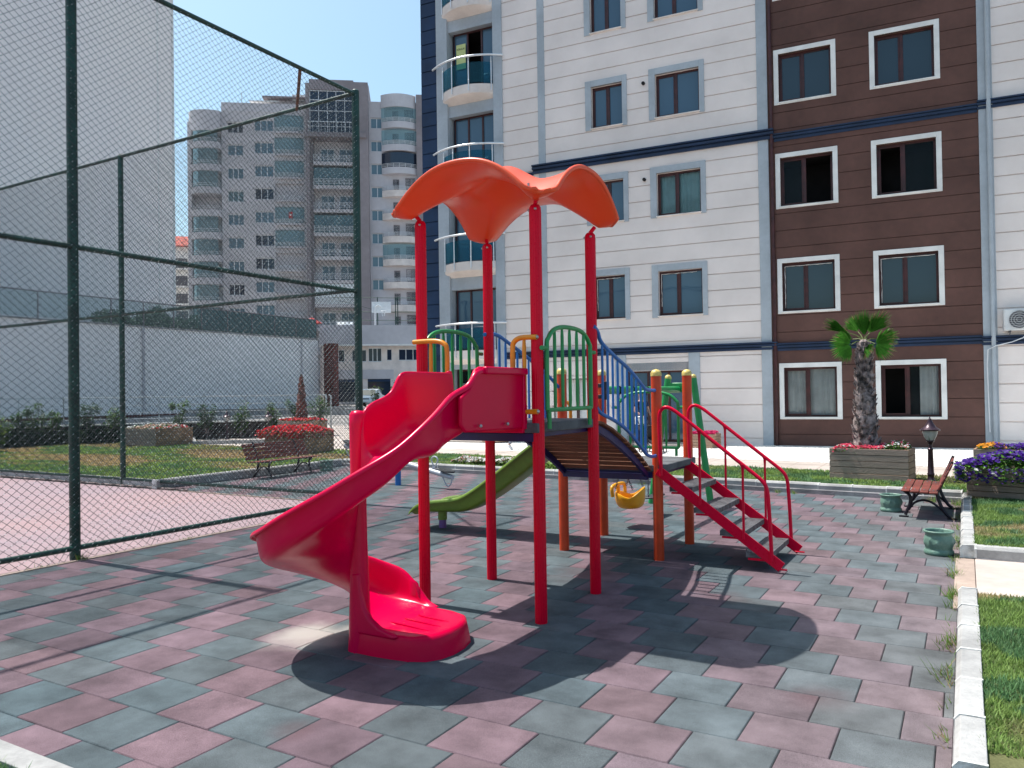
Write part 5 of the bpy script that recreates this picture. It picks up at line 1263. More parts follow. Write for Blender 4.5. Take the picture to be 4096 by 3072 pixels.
# ================================================================ GARDEN WALL, RAILING, SHRUBS
GWP = [(-30.2, 6.0), (-29.75, 17.2), (-24.1, 25.4)]
gw = thing('garden_wall', 'low dark garden wall with a pale coping behind the left lawn', 'wall', (-29.75, 17.2, 0)); WO = (-29.75, 17.2, 0)
for a, c in zip(GWP[:-1], GWP[1:]):
    b = MB(WO); b.bar((*a, .42), (*c, .42), .16, .80); b.build('wall_face', 'garden_wall', gw, ang=0); b = MB(WO); b.bar((*a, .845), (*c, .845), .26, .06); b.build('coping', 'cap_stone', gw, bevel=.01)
rl = thing('metal_railing', 'pale tubular railing on top of the low garden wall', 'railing', WO)
for a, c in zip(GWP[:-1], GWP[1:]):
    for z, r_ in ((1.90, .024), (1.58, .014), (1.28, .014), (1.05, .014)):
        b = MB(WO); b.tube([(*a, z), (*c, z)], r_, 6); b.build('rail', 'rail_white', rl)
    n = int(math.dist(a, c)/1.45)
    for k in range(n+1):
        t = k/n; x, y = a[0]+(c[0]-a[0])*t, a[1]+(c[1]-a[1])*t; b = MB(WO); b.tube([(x, y, .87), (x, y, 1.90)], .02, 6); b.build('post', 'rail_white', rl)
b = MB(WO); x, y = -24.1, 25.4; b.tube([(x+.0, y, .2), (x, y, 1.80), (x-.04, y-.03, 1.88), (x-.12, y-.1, 1.9)], .035, 8); b.tube([(x+.18, y+.1, .2), (x+.18, y+.1, 1.85), (x+.1, y+.05, 1.9)], .035, 8); b.build('end_post', 'rail_white', rl)
def shrub(name, label, loc, h, r, seed, col=(.06, .15, .02), n=900, ls=.09, group=None, cat='shrub', thin=False):
    t = thing(name, label, cat, loc, 0, group); r_ = random.Random(seed); b = MB(); br = []
    for k in range(6):
        a = r_.uniform(0, 6.28); q = Vector((math.cos(a)*r*r_.uniform(.2, .8), math.sin(a)*r*r_.uniform(.2, .8), h*r_.uniform(.6, .98))); b.tube([(0, 0, 0), tuple(q*.5+Vector((0, 0, .08))), tuple(q)], [.018, .012, .005], 5); br.append(q)
    b.build('stem', 'bark', t); rg = np.random.default_rng(seed); cs = [(q*r_.uniform(.35, 1.05), r*r_.uniform(.28, .55)) for q in br for _ in range(3)]
    P = []
    for (c, rad) in cs:
        m_ = n//len(cs); d = rg.normal(0, 1, (m_, 3)); d /= np.linalg.norm(d, axis=1)[:, None]; P.append(np.array(c)+d*rad*rg.uniform(.3, 1, (m_, 1))**.6)
    c = np.concatenate(P); c[:, 2] = np.clip(c[:, 2], .02, None); m_ = len(c); a = rg.uniform(0, 6.28, m_); ti = rg.uniform(-.7, .8, m_); s = ls*rg.uniform(.6, 1.4, m_)
    u = np.stack([np.cos(a)*np.cos(ti), np.sin(a)*np.cos(ti), np.sin(ti)], 1); v_ = np.stack([-np.sin(a), np.cos(a), rg.uniform(-.4, .4, m_)], 1); V = np.zeros((m_, 4, 3))
    V[:, 0] = c; V[:, 1] = c+(u*.5+v_*.3)*s[:, None]; V[:, 2] = c+u*s[:, None]; V[:, 3] = c+(u*.5-v_*.3)*s[:, None]
    big_mesh('foliage', V.reshape(-1, 3), np.arange(m_*4).reshape(-1, 4), 'leaf', parent=t, tint=np.repeat(np.array([col])*rg.uniform(.5, 1.5, (m_, 1)), 4, 0)); return t
def on_wall(s):
    """point s metres along the wall, a step before it"""
    for a, c in zip(GWP[:-1], GWP[1:]):
        d = math.dist(a, c)
        if s <= d: return (a[0]+(c[0]-a[0])*s/d, a[1]+(c[1]-a[1])*s/d)
        s -= d
    return GWP[-1]
place = ['far left edge', 'second from the left edge', 'third from the left edge', 'left of the near fence post', 'right of the near fence post', 'left of the second fence post', 'right of the second fence post', 'above the faded flower planter', 'right of the faded flower planter', 'behind the left garden lamp', 'between the two garden lamps', 'behind the right garden lamp']
for k, (s_, h_, r_) in enumerate(((9.1, 1.15, .5), (9.75, 1.45, .36), (10.35, 1.4, .42), (11.0, 1.45, .34), (12.1, 1.5, .42), (12.95, 1.5, .55), (15.25, 1.45, .42), (16.3, 1.55, .42), (17.6, 1.35, .5), (18.9, 1.5, .42), (19.9, 1.55, .5), (20.7, 1.6, .62))):
    x, y = on_wall(s_); shrub('shrub', 'leafy shrub at the garden wall, '+place[k], (x+.35, y-.28, .2), h_, r_, 20+k, col=[(.075, .16, .02), (.035, .10, .02), (.06, .14, .02)][k % 3], group='shrubs along the garden wall', n=1000)
# dark low planting at the wall foot: one continuous mass
rgx = np.random.default_rng(9); m_ = 9000; s_ = rgx.uniform(6.5, 15.5, m_); xy_ = np.array([on_wall(q) for q in s_]); c = np.stack([xy_[:, 0]+rgx.uniform(.15, .75, m_), xy_[:, 1]-rgx.uniform(0, .5, m_), .18+rgx.uniform(0, .5, m_)**1.1], 1)
a = rgx.uniform(0, 6.28, m_); V = np.zeros((m_, 3, 3)); V[:, 0] = c; V[:, 1] = c+np.stack([np.cos(a)*.09, np.sin(a)*.09, rgx.uniform(-.02, .08, m_)], 1); V[:, 2] = c+np.stack([np.cos(a+.6)*.06, np.sin(a+.6)*.06, rgx.uniform(.0, .1, m_)], 1)
big_mesh('ground_cover', V.reshape(-1, 3), np.arange(m_*3).reshape(-1, 3), 'leaf', tint=np.repeat(np.array([[.015, .040, .014]])*rgx.uniform(.5, 1.6, (m_, 1)), 3, 0), kind='stuff')
shrub('spiky_shrub', 'yellow-green spiky shrub cut by the left edge of the picture', (-27.6, 13.4, .2), .75, .5, 77, col=(.14, .22, .02), n=500, ls=.30, cat='shrub')
b = MB(); b.bar((-24.1, 18.65, .20), (-21.3, 21.2, .20), .12, .16); b.bar((-29, 22.4, .2), (-24.1, 18.65, .2), .12, .14); struct('kerb', b, 'kerb', bevel=.01)

# ornate metal fence across the far path
of = thing('metal_fence', 'pale ornamental metal fence across the path left of the slide', 'fence', (-21.5, 25.6, .2)); OO = (-21.5, 25.6, 0)
fa, fc = Vector((-22.3, 24.6, 0)), Vector((-17.6, 28.4, 0)); nseg = 44
for z in (.28, .75, 1.12):
    b = MB(OO); b.tube([fa+Vector((0, 0, z)), fc+Vector((0, 0, z))], .018, 6); b.build('rail', 'rail_white', of)
b = MB(OO)
for k in range(nseg+1):
    p = fa+(fc-fa)*k/nseg; b.tube([p+Vector((0, 0, .22)), p+Vector((0, 0, 1.12))], .011, 5)
    if k < nseg:
        q = fa+(fc-fa)*(k+.5)/nseg; d = (fc-fa).normalized(); b.tube([q+d*.05*math.cos(t)+Vector((0, 0, .52+.13*math.sin(t))) for t in np.linspace(0, 6.28, 9)[:-1]], .008, 4, closed=True)
of_ = b.build('bars', 'rail_white', of)

# ================================================================ PEOPLE
def body(name, parent, joints, edges, m, loc=(0, 0, 0), sub=2, root=0):
    me = bpy.data.meshes.new(name); me.from_pydata([Vector(j[0]) for j in joints], edges, []); me.materials.append(MT[m]); o = bpy.data.objects.new(name, me); COL.objects.link(o); o.parent = parent
    sk = o.modifiers.new('skin', 'SKIN'); sk.use_smooth_shade = True; sk.branch_smoothing = .4
    for v_, j in zip(me.skin_vertices[0].data, joints): v_.radius = (j[1], j[2] if len(j) > 2 else j[1])
    me.skin_vertices[0].data[root].use_root = True
    q = o.modifiers.new('s', 'SUBSURF'); q.levels = q.render_levels = sub; return o
def person(label, loc, rz, top_m, leg_m, pose, hairm='hair', shoe='shoe', arm_long=False):
    t = thing('person', label, 'person', loc, rz, None); P = pose
    # body: skin-coloured continuous figure
    J = [((0, 0, .92), .10, .075), ((0, 0, 1.10), .095, .075), ((0, .0, 1.28), .12, .08), ((0, 0, 1.42), .06, .055), ((0, .01, 1.50), .048, .045), ((0, .02, 1.57), .065, .075), ((0, .02, 1.66), .082, .095), ((0, .01, 1.735), .05, .06),
         (P['sl'], .045, .045), (P['el'], .036), (P['wl'], .026), (P['sr'], .045, .045), (P['er'], .036), (P['wr'], .026),
         (P['hl'], .078), (P['kl'], .055), (P['al'], .036), (P['hr'], .078), (P['kr'], .055), (P['ar'], .036), (P['tl'], .035, .028), (P['tr'], .035, .028)]
    E_ = [(0, 1), (1, 2), (2, 3), (3, 4), (4, 5), (5, 6), (6, 7), (2, 8), (8, 9), (9, 10), (2, 11), (11, 12), (12, 13), (0, 14), (14, 15), (15, 16), (0, 17), (17, 18), (18, 19), (16, 20), (19, 21)]
    bd = body('body', t, J, E_, 'skin')
    def g(k): return Vector(P[k])
    for w_, e_ in (('wl', 'el'), ('wr', 'er')):                      # hands: palm, four fingers and a thumb
        d = (g(w_)-g(e_)).normalized(); s_ = d.cross(Vector((0, 0, 1))); s_ = s_.normalized() if s_.length > .1 else Vector((0, 1, 0)); n = d.cross(s_); b = MB(); c = g(w_)
        b.tube([c, c+d*.04, c+d*.085], [.022, .034, .032], 8, sx=.55)
        for k in range(4):
            q = c+d*.08+s_*(-.027+.018*k); L_ = (.058, .068, .064, .05)[k]; b.tube([q, q+d*L_*.5, q+d*L_*.85+n*.015, q+d*L_*.95+n*.03], [.0095, .009, .008, .006], 6)
        q = c+d*.03-s_*.03; b.tube([q, q-s_*.02+d*.03, q-s_*.022+d*.055+n*.01], [.011, .010, .007], 6); b.build('hand', 'skin', bd)
    b = MB(); b.ball((0, -.075, 1.635), .016, 8, 5, sz=1.4); b.build('nose', 'skin', bd)
    b = MB()
    for x in (-.085, .085): b.ball((x, .02, 1.63), .02, 8, 5, sx=.4, sz=1.5)
    b.build('ear', 'skin', bd)
    b = MB()
    for x in (-.03, .03): b.ball((x, -.072, 1.655), .010, 8, 5)
    b.tube([(-.025, -.072, 1.595), (.025, -.072, 1.595)], .006, 6); b.build('face_features', 'hair', bd)
    hb = MB(); hb.ball((0, .028, 1.675), .097, 16, 10, sx=.95, sy=1.08, sz=.98); hb.build('hair', hairm, bd)
    # clothes hug the same skeleton, slightly fatter
    k = .016; TJ = [((0, 0, .88), .125, .095), ((0, 0, 1.0), .118, .09), ((0, 0, 1.14), .115, .09), ((0, 0, 1.29), .14, .10), ((0, 0, 1.40), .075, .07), (P['sl'], .066, .064), (tuple(g('sl')*.45+g('el')*.55), .056), (P['sr'], .066, .064), (tuple(g('sr')*.45+g('er')*.55), .056)]
    TE = [(0, 1), (1, 2), (2, 3), (3, 4), (3, 5), (5, 6), (3, 7), (7, 8)]
    body('shirt', bd, TJ, TE, top_m)
    LJ = [((0, 0, .93), .122, .095), (P['hl'], .092), (P['kl'], .069), (P['al'], .05), (P['hr'], .092), (P['kr'], .069), (P['ar'], .05)]; LE = [(0, 1), (1, 2), (2, 3), (0, 4), (4, 5), (5, 6)]
    body('trousers', bd, LJ, LE, leg_m)
    for a_, t_ in (('al', 'tl'), ('ar', 'tr')):
        p, q = g(a_), g(t_); h_ = p+(p-q).normalized()*.05; h_.z = min(p.z, h_.z)-.02; b = MB(); b.tube([h_+Vector((0, 0, -.03)), p+Vector((0, 0, -.045)), (p+q)/2+Vector((0, 0, -.02)), q, q+(q-p).normalized()*.05], [.035, .048, .044, .04, .022], 10, sx=.95); b.build('shoe', shoe, bd)
    return t
walk = dict(sl=(-.18, .0, 1.37), el=(-.24, .05, 1.12), wl=(-.20, -.08, .93), sr=(.18, 0, 1.37), er=(.23, .06, 1.12), wr=(.21, .10, .90), hl=(-.09, -.0, .88), kl=(-.09, -.17, .50), al=(-.09, -.20, .09), tl=(-.09, -.36, .05), hr=(.09, .02, .88), kr=(.09, .10, .50), ar=(.09, .38, .16), tr=(.09, .30, .03))
stand = dict(sl=(-.18, .0, 1.37), el=(-.24, -.02, 1.12), wl=(-.15, -.24, 1.0), sr=(.18, 0, 1.37), er=(.24, -.02, 1.12), wr=(.15, -.24, 1.0), hl=(-.09, -.0, .88), kl=(-.10, -.02, .48), al=(-.10, .02, .08), tl=(-.10, -.13, .03), hr=(.09, 0, .88), kr=(.10, -.04, .48), ar=(.10, .0, .08), tr=(.11, -.15, .03))
person('person in a white shirt and grey jeans walking along the pale path', (-11.36, 20.12, ZL), R(122), 'shirt', 'jeans', walk)
p2 = person('person in dark navy clothes standing behind the bridge railing with a pushchair', (-7.8, 20.6, ZL), R(60), 'navy', 'navy', stand)
# pushchair and bag
pc = thing('pushchair', 'black pushchair held by the person behind the bridge railing', 'pushchair', (-7.35, 20.1, ZL), R(60))
b = MB(); b.T = Matrix.Rotation(R(20), 4, 'X'); b.box(-.17, .17, -.15, .22, .30, .38); b.box(-.17, .17, .14, .24, .36, .74); b.build('seat', 'black', pc, bevel=.03)
b = MB(); rg = [[(.19*math.cos(t), .05+.05*k+.10*math.sin(t*.5), .62+.17*math.sin(t)) for t in np.linspace(0, math.pi, 10)] for k in range(5)]; b.sweep(rg, closed_ring=False, caps=False); b.build('hood', 'black', pc)
b = MB()
for x in (-.18, .18): b.tube([(x, .36, .95), (x, .1, .45), (x, -.30, .08)], .012, 6); b.tube([(x, -.1, .4), (x, .25, .08)], .012, 6)
b.tube([(-.18, .36, .95), (.18, .36, .95)], .014, 6); b.build('frame', 'iron', pc)
for x in (-.18, .18):
    for y in (-.30, .27):
        b = MB(); b.tube([(x+.045*math.cos(0), y+.065*math.cos(t), .075+.065*math.sin(t)) for t in np.linspace(0, 2*math.pi, 13)[:-1]], .014, 6, closed=True); b.build('wheel', 'tyre', pc)
bg_ = thing('shoulder_bag', 'white and grey bag hanging at the hip of the person with the pushchair', 'bag', (-7.75, 20.33, ZL+.75)); b = MB(); b.box(-.13, .13, -.05, .05, 0, .24); b.build('bag_body', 'board_white', bg_, bevel=.04); b = MB(); b.tube(smooth([(-.11, 0, .22), (-.05, .05, .5), (.05, .05, .5), (.11, 0, .22)]), .009, 6); b.build('strap', 'iron', bg_)

# ================================================================ FAR BUILDINGS
# tall blank wall on the left
tb = thing('tall_building', 'tall windowless pale gable filling the upper left corner', 'building', (-75, 20, 0)); TO = (-75, 20, 0)
b = MB(TO); b.box(-84, -68.2, -40, 50.7, 0, 62); b.build('blind_gable', 'blind_wall', tb, ang=0)
b = MB(TO); b.box(-68.2, -68.14, 48.9, 49.0, 0, 62); b.box(-68.2, -68.12, 50.55, 50.75, 0, 62); b.build('edge_trim', 'white_trim', tb, ang=0)
# low wall building
lw = thing('low_building', 'low building with a long bare pale wall, dark red base line and glass parapet', 'building', (-55, 30, 0)); LO = (-55, 30, 0)
b = MB(LO); b.box(-66, -48.5, -20, 50.2, .75, 6.73); b.build('side_wall', 'low_wall', lw, ang=0)
b = MB(LO); b.box(-66, -48.40, -20, 50.22, .62, .78); b.build('base_line', 'rust_stripe', lw, ang=0)
b = MB(LO); b.box(-66, -48.44, -20, 50.21, -.2, .618); b.build('plinth', 'kerb', lw, ang=0)
b = MB(LO); b.box(-66, -48.42, -20, 50.28, 6.73, 6.84); b.build('roof_edge', 'kerb', lw, ang=0)
for y in (33.5, 48.2):
    b = MB(LO); b.tube([(-48.42, y, .8), (-48.42, y, 6.7)], .09 if y < 40 else .07, 6); b.build('downpipe', 'grey_light', lw)
for y in np.arange(-4, 50, 2.35):
    b = MB(LO); b.box(-48.62, -48.56, y, y+.06, 6.84, 8.5); b.build('parapet_post', 'grey_dark', lw, ang=0)
b = MB(LO); b.box(-48.6, -48.57, -20, 50.1, 6.9, 8.45); b.build('parapet_glass', 'parapet', lw, ang=0)
b = MB(LO); b.box(-48.63, -48.54, -20, 50.1, 8.45, 8.52); b.build('parapet_rail', 'grey_dark', lw, ang=0)
b = MB(LO); b.box(-48.0, -46.9, 50.35, 51.0, 0, 6.4); b.build('brick_pier', 'pillar', lw, ang=0)
shr = np.random.default_rng(5); m_ = 9000; y_ = shr.uniform(31, 49.6, m_); c = np.stack([-49.1-shr.uniform(0, 1.2, m_), y_, 6.85+shr.uniform(0, 1, m_)*(.35+1.15*nz(y_, 0*y_, 1.1, 3.))], 1)
a = shr.uniform(0, 6.28, m_); V = np.zeros((m_, 3, 3)); V[:, 0] = c; V[:, 1] = c+np.stack([0*a, np.cos(a)*.2, np.sin(a)*.2], 1); V[:, 2] = c+np.stack([0*a+.05, np.cos(a+1)*.17, np.sin(a+1)*.17], 1)
rh = big_mesh('roof_hedge', V.reshape(-1, 3), np.arange(m_*3).reshape(-1, 3), 'leaf', tint=np.repeat(np.array([[.30, .36, .24]])*shr.uniform(.4, 1.7, (m_, 1)), 3, 0)); tag(rh, 'hedge growing on the roof terrace behind the glass parapet of the low wall', 'hedge')

# grey tower with curved balconies
GO = (-75.25, 74.66, 0); GR = R(37.2)
gt = thing('grey_tower', 'ten-storey grey apartment tower with curved glazed balconies and a penthouse', 'building', GO, GR)
gp_ = lambda mb, n, m, **k: mb.build(n, m, gt, **k)
FL = [38.2, 35.25, 32.2, 29.2, 26.15, 23.1, 20.05, 17.0, 13.95, 10.9]   # tops of the window rows
def cut_wall(x0, x1, z0, z1, holes, y=0., reveal=.25):
    return wall(x0, x1, z0, z1, holes, [], front=y, back=y, reveal=y+reveal)
h1 = [(-8.95, -7.0, t-.4-1.45, t-.4) for t in FL]; h2 = [(-5.55, -3.2, t-1.5, t) for t in FL]; h3 = [(-3.0, .72, t+.65-2.3, t+.65) for t in FL]
gp_(cut_wall(-9.7, 1.2, 0, 39.2, h1+h2+h3, reveal=.3), 'main_wall', 'grey_wall', ang=0)
b = MB(); b.box(-9.7, 16.4, .35, 14, 0, 39.0); gp_(b, 'rear_block', 'grey_wall', ang=0)
b = MB(); b.box(-9.7, 1.2, -.05, .4, 39.15, 40.3); gp_(b, 'parapet', 'grey_light', ang=0)
def far_window(x0, x1, z0, z1, y, n=3, glass='bgglass', fr='wpvc'):
    b = MB(); t = .09; b.box(x0, x1, y, y+.08, z0, z0+t); b.box(x0, x1, y, y+.08, z1-t, z1)
    for k in range(n+1): x = x0+(x1-x0)*k/n; b.box(max(x0, x-t/2), min(x1, x+t/2), y, y+.08, z0+t, z1-t)
    f = gp_(b, 'window', fr, ang=0); q = MB(); q.add([(x0, y+.05, z0), (x1, y+.05, z0), (x1, y+.05, z1), (x0, y+.05, z1)], [(0, 1, 2, 3)]); q.build('pane', glass, f, ang=0); return f
for i, t in enumerate(FL):
    far_window(*h1[i], .2, 2 if i in (1, 5) else 3, 'aqua' if i == 3 else ('bgglass_dark' if i in (0, 7) else 'bgglass'))
    far_window(*h2[i], .2, 3, 'bgglass_dark' if i in (3, 5, 6) else 'bgglass')
def far_balcony(x0, x1, zf, bul=.9, hgt=.95, glazed=True, rail=True, bow_=.5, top=1.95, slab='grey_light', gm='aqua', y0=0.):
    """bowed slab with a solid lower front, rail, and glazing above"""
    n = 12; xs = np.linspace(x0, x1, n+1); f = lambda x: y0-.15-bow_*(1-((x-(x0+x1)/2)/((x1-x0)/2))**2); rings = [[(x, y0+.3, zf-bul), (x, f(x), zf-bul*.9), (x, f(x), zf), (x, y0+.3, zf)] for x in xs]
    b = MB(); b.sweep(rings); s_ = gp_(b, 'balcony', slab, ang=0)
    if rail:
        b = MB()
        for z in (zf+.15, zf+.32, zf+.48): b.tube([(x, f(x), z) for x in xs], .03, 4)
        for x in xs[::2]: b.tube([(x, f(x), zf), (x, f(x), zf+.5)], .025, 4)
        b.build('rail', 'wpvc', s_, ang=0)
    if glazed:
        b = MB(); b.sweep([[(x, f(x)+.06, zf), (x, f(x)+.06, zf+top)] for x in xs], closed_ring=False, caps=False); g = b.build('glazing', gm, s_, ang=0)
    return s_
for i, t in enumerate(FL):
    zf = t+.65-2.3+.1
    b = MB(); b.box(-3.0, .72, .9, 1.0, zf-.2, zf+2.4); gp_(b, 'recess_wall', 'grey_light', ang=0); far_window(-1.6, .3, zf, zf+1.9, .8, 3, 'bgglass_dark', 'wpvc')
    far_balcony(-3.0, .72, zf, .3, glazed=(i in (0, 1, 2, 4, 5)), bow_=.35, top=2.05)
    if i == 4:
        b = MB(); b.box(-1.2, -.75, -.55, -.52, zf+.55, zf+1.4); fl = gp_(b, 'flag', 'umbrella_red', ang=0); b = MB(); b.lathe((-.98, -.56, zf+1.0), [(.001, 0), (.11, .001), (.11, .01)], 12)
        b.T = None; q = MB(); q.T = Matrix.Translation((-.97, -.56, zf+1.0)) @ Matrix.Rotation(R(90), 4, 'X'); q.lathe((0, 0, 0), [(.07, 0), (.12, 0), (.12, .01), (.07, .01)], 14); q.build('crescent', 'board_white', fl, ang=0)
# rounded bay at the left end
xs_b = np.linspace(-13.8, -9.7, 13); fb = lambda x: .6-1.7*math.sqrt(max(0, 1-((x+11.4)/2.45)**2))
for i, zf in enumerate([34.9-2.93*k for k in range(12)]):
    if zf < 1: break
    b = MB(); b.sweep([[(x, 1.5, zf-.95), (x, fb(x), zf-.85), (x, fb(x), zf), (x, 1.5, zf)] for x in xs_b]); s_ = gp_(b, 'bay_balcony', 'grey_light', ang=0)
    b = MB()
    for z in (zf+.2, zf+.42): b.tube([(x, fb(x)-.02, z) for x in xs_b], .03, 4)
    b.build('rail', 'wpvc', s_, ang=0)
    if i not in (3,): b = MB(); b.sweep([[(x, fb(x)+.08, zf), (x, fb(x)+.08, zf+1.98)] for x in xs_b[2:-1]], closed_ring=False, caps=False); b.build('glazing', 'aqua', s_, ang=0)
b = MB(); b.sweep([[(x, 1.5, 35.9), (x, fb(x)-.05, 36.3), (x, fb(x)-.1, 38.9), (x, 1.5, 39.3)] for x in xs_b]); gp_(b, 'bay_parapet', 'grey_light', ang=0)
b = MB(); b.box(-13.6, -9.7, 1.2, 3, 0, 38.6); gp_(b, 'bay_wall', 'grey_wall', ang=0); b = MB(); b.box(-13.9, -13.4, -.2, 3, 0, 37.6); gp_(b, 'bay_edge', 'grey_light', ang=0)
# central block with the big grid of glass
b = MB(); b.box(1.2, 1.68, -1.6, .4, 0, 35.7); b.box(7.35, 9.2, -1.6, .4, 0, 42.9); b.box(1.2, 1.68, -1.6, .4, 35.7, 42.6); b.box(1.68, 7.35, -1.6, .4, 41.75, 43.1); b.box(1.0, 8.9, -1.9, .4, 35.55, 36.15); b.box(1.2, 9.2, .4, 9, 38.9, 43.3); gp_(b, 'stair_block', 'grey_dark', ang=0)
b = MB(); b.box(1.68, 2.05, -.9, .4, 0, 35.5); gp_(b, 'shadow_groove', 'grey_dark', ang=0)
f = MB()
for k in range(6): f.box(1.72+k*1.11, 1.80+k*1.11, -1.5, -1.35, 36.2, 41.7)
for z in (36.2, 37.6, 39.0, 40.4, 41.6): f.box(1.7, 7.35, -1.5, -1.35, z, z+.09)
f = gp_(f, 'curtain_wall', 'wpvc', ang=0); q = MB(); q.add([(1.7, -1.4, 36.2), (7.35, -1.4, 36.2), (7.35, -1.4, 41.7), (1.7, -1.4, 41.7)], [(0, 1, 2, 3)]); q.build('pane', 'bgglass_dark', f, ang=0)
f = MB()
for k in range(12): f.box(1.6+k*.52, 1.64+k*.52, -1.75, -1.7, 36.2, 37.5)
f.box(1.5, 7.4, -1.76, -1.70, 37.5, 37.58); f.box(1.5, 7.4, -1.76, -1.70, 36.9, 36.95); gp_(f, 'rail', 'wpvc', ang=0)
for i, zt in enumerate([35.1-3.1*k for k in range(10)]):
    zf = zt-2.6
    if zf < 1: break
    b = MB(); b.box(2.05, 7.35, -1.2, .4, zf-.45, zf); s_ = gp_(b, 'balcony', 'grey_wall', ang=0)
    far_window(2.9, 4.6, zf, zf+2.1, .3, 2, 'bgglass'); far_window(5.3, 7.1, zf, zf+2.1, .3, 2, 'bgglass')
    b = MB()
    for z in (zf+.25, zf+.45, zf+.65, zf+.85): b.tube([(2.1, -1.2, z), (7.3, -1.2, z)], .03, 4)
    for x in np.linspace(2.1, 7.3, 9): b.tube([(x, -1.2, zf), (x, -1.2, zf+.9)], .03, 4)
    b.build('rail', 'wpvc', s_, ang=0)
    if i in (1, 3, 6): b = MB(); b.box(2.1, 7.3, -1.15, -1.1, zf+.0, zf+(2.3 if i != 6 else 2.6)); b.build('glazing', 'aqua' if i != 6 else 'board_white', s_, ang=0)
# right wing
h4 = [(9.45, 11.0, t-1.42, t) for t in [38.85-3.08*k for k in range(12)] if t > 2]
gp_(cut_wall(9.2, 15.5, 0, 41.0, h4, reveal=.3), 'wing_wall', 'grey_light', ang=0); b = MB(); b.box(15.45, 17.5, -.6, .4, 0, 41.9); b.box(15.5, 24, .4, 10, 0, 41.9); gp_(b, 'wing_edge', 'grey_dark', ang=0)
for k, h_ in enumerate(h4): far_window(*h_, .2, 2)
b = MB(); b.sweep([[(x, .2, 40.0), (x, -.2-.9*(1-((x-13.1)/2.3)**2), 40.1), (x, -.2-.9*(1-((x-13.1)/2.3)**2), 41.8), (x, .2, 42)] for x in np.linspace(10.8, 15.4, 13)]); gp_(b, 'wing_parapet', 'grey_light', ang=0)
for k in range(12):
    zf = 38.2-3.05*k
    if zf < 1: break
    far_balcony(10.85, 15.5, zf, .95, bow_=.85, glazed=(k in (0, 1, 2, 6)), gm='aqua' if k != 2 else 'bgglass_dark', slab='peach' if k > 2 else 'grey_light', top=1.95)
    far_window(12.3, 13.1, zf, zf+1.6, -.05, 1, 'bgglass_dark', 'grey_dark'); far_window(13.9, 15.2, zf, zf+1.8, -.05, 2, 'bgglass_dark', 'grey_dark')
b = MB(); b.box(-4.1, 1.2, 1.5, 6, 39, 41.3); gp_(b, 'penthouse', 'grey_light', ang=0); b = MB(); b.box(-4.6, 1.2, .4, 6, 41.3, 41.5); gp_(b, 'penthouse_roof', 'grey_dark', ang=0)
b = MB(); b.bar((-6.2, .6, 40.7), (-2.4, .2, 40.6), .8, .10); b.tube([(-5, .5, 39.2), (-5, .5, 40.7)], .06, 5); gp_(b, 'awning', 'board_white', ang=0)
for x in (-.5, .45): b = MB(); b.box(x-.35, x+.35, .9, 1.2, 41.2, 41.95); gp_(b, 'roof_unit', 'board_white', ang=0)
b = MB(); b.tube([(-7.2, .5, 40), (-7.2, .5, 41.9)], .03, 4); gp_(b, 'aerial', 'grey_dark', ang=0)

# small red-roofed house between gable and tower
d0 = Vector((-.8, .6, 0)); hb_ = thing('red_roofed_house', 'narrow white house with a red tiled roof between blank gable and grey tower', 'building', (-116, 92.6, 0), R(45)); 
b = MB(); b.box(-7, 7, 0, 8, 0, 28.6); b.build('wall', 'white_trim', hb_, ang=0)
b = MB(); b.box(-1.6, -.9, -.3, 0, 0, 28.5); b.box(2.4, 3.1, -.3, 0, 0, 28.5); b.build('pillar', 'pillar', hb_, ang=0)
b = MB(); b.add([(-8, -1, 28.6), (8, -1, 28.6), (8, 9, 28.6), (-8, 9, 28.6), (-6, 4, 31.2), (6, 4, 31.2)], [(0, 1, 5, 4), (1, 2, 5), (2, 3, 4, 5), (3, 0, 4), (0, 3, 2, 1)]); b.build('roof', 'roof', hb_, ang=0)
for k in range(8):
    for x in (-5, -.0, 4.5):
        b = MB(); b.box(x-.6, x+1.9, -.1, .0, 26.5-3.1*k-1.7, 26.5-3.1*k); f = b.build('window', 'bgglass_dark', hb_, ang=0)
        b = MB(); b.box(x-.9, x+2.2, -.9, -.1, 26.5-3.1*k-2.1, 26.5-3.1*k-1.8); b.build('balcony', 'white_trim', f, ang=0)

# podium building in front of the tower
PO_ = (-48.27, 56.09, 0); pd = thing('podium_building', 'low pale building with a grey parapet, strip windows and a dark shopfront', 'building', PO_, math.atan2(.65, .76)); pq = lambda mb, n, m, **k: mb.build(n, m, pd, **k)
wh = [(-3.5, -1.9, 5.0, 6.15), (-1.2, .1, 5.0, 6.15), (.3, 1.5, 5.0, 6.3), (2.0, 2.45, 5.1, 6.2), (3.1, 5.1, 5.1, 6.2)]
pq(cut_wall(-3.9, 14, 0, 6.55, wh+[(-3.6, -.3, 1.3, 3.5), (.2, 2.3, 1.3, 3.4)], reveal=.25), 'wall', 'peach', ang=0)
b = MB(); b.box(-4.1, 14, .3, 12, 0, 8.0); pq(b, 'rear_block', 'grey_wall', ang=0); b = MB(); b.box(-4.1, 14, -.9, .4, 6.55, 8.35); pq(b, 'parapet', 'grey_light', ang=0); b = MB(); b.box(-4.1, 14, -.95, -.2, 6.45, 6.6); pq(b, 'parapet_lip', 'white_trim', ang=0)
b = MB(); b.box(-3.8, 2.6, -.06, .1, 3.4, 4.25); pq(b, 'sign_band', 'grey_light', ang=0)
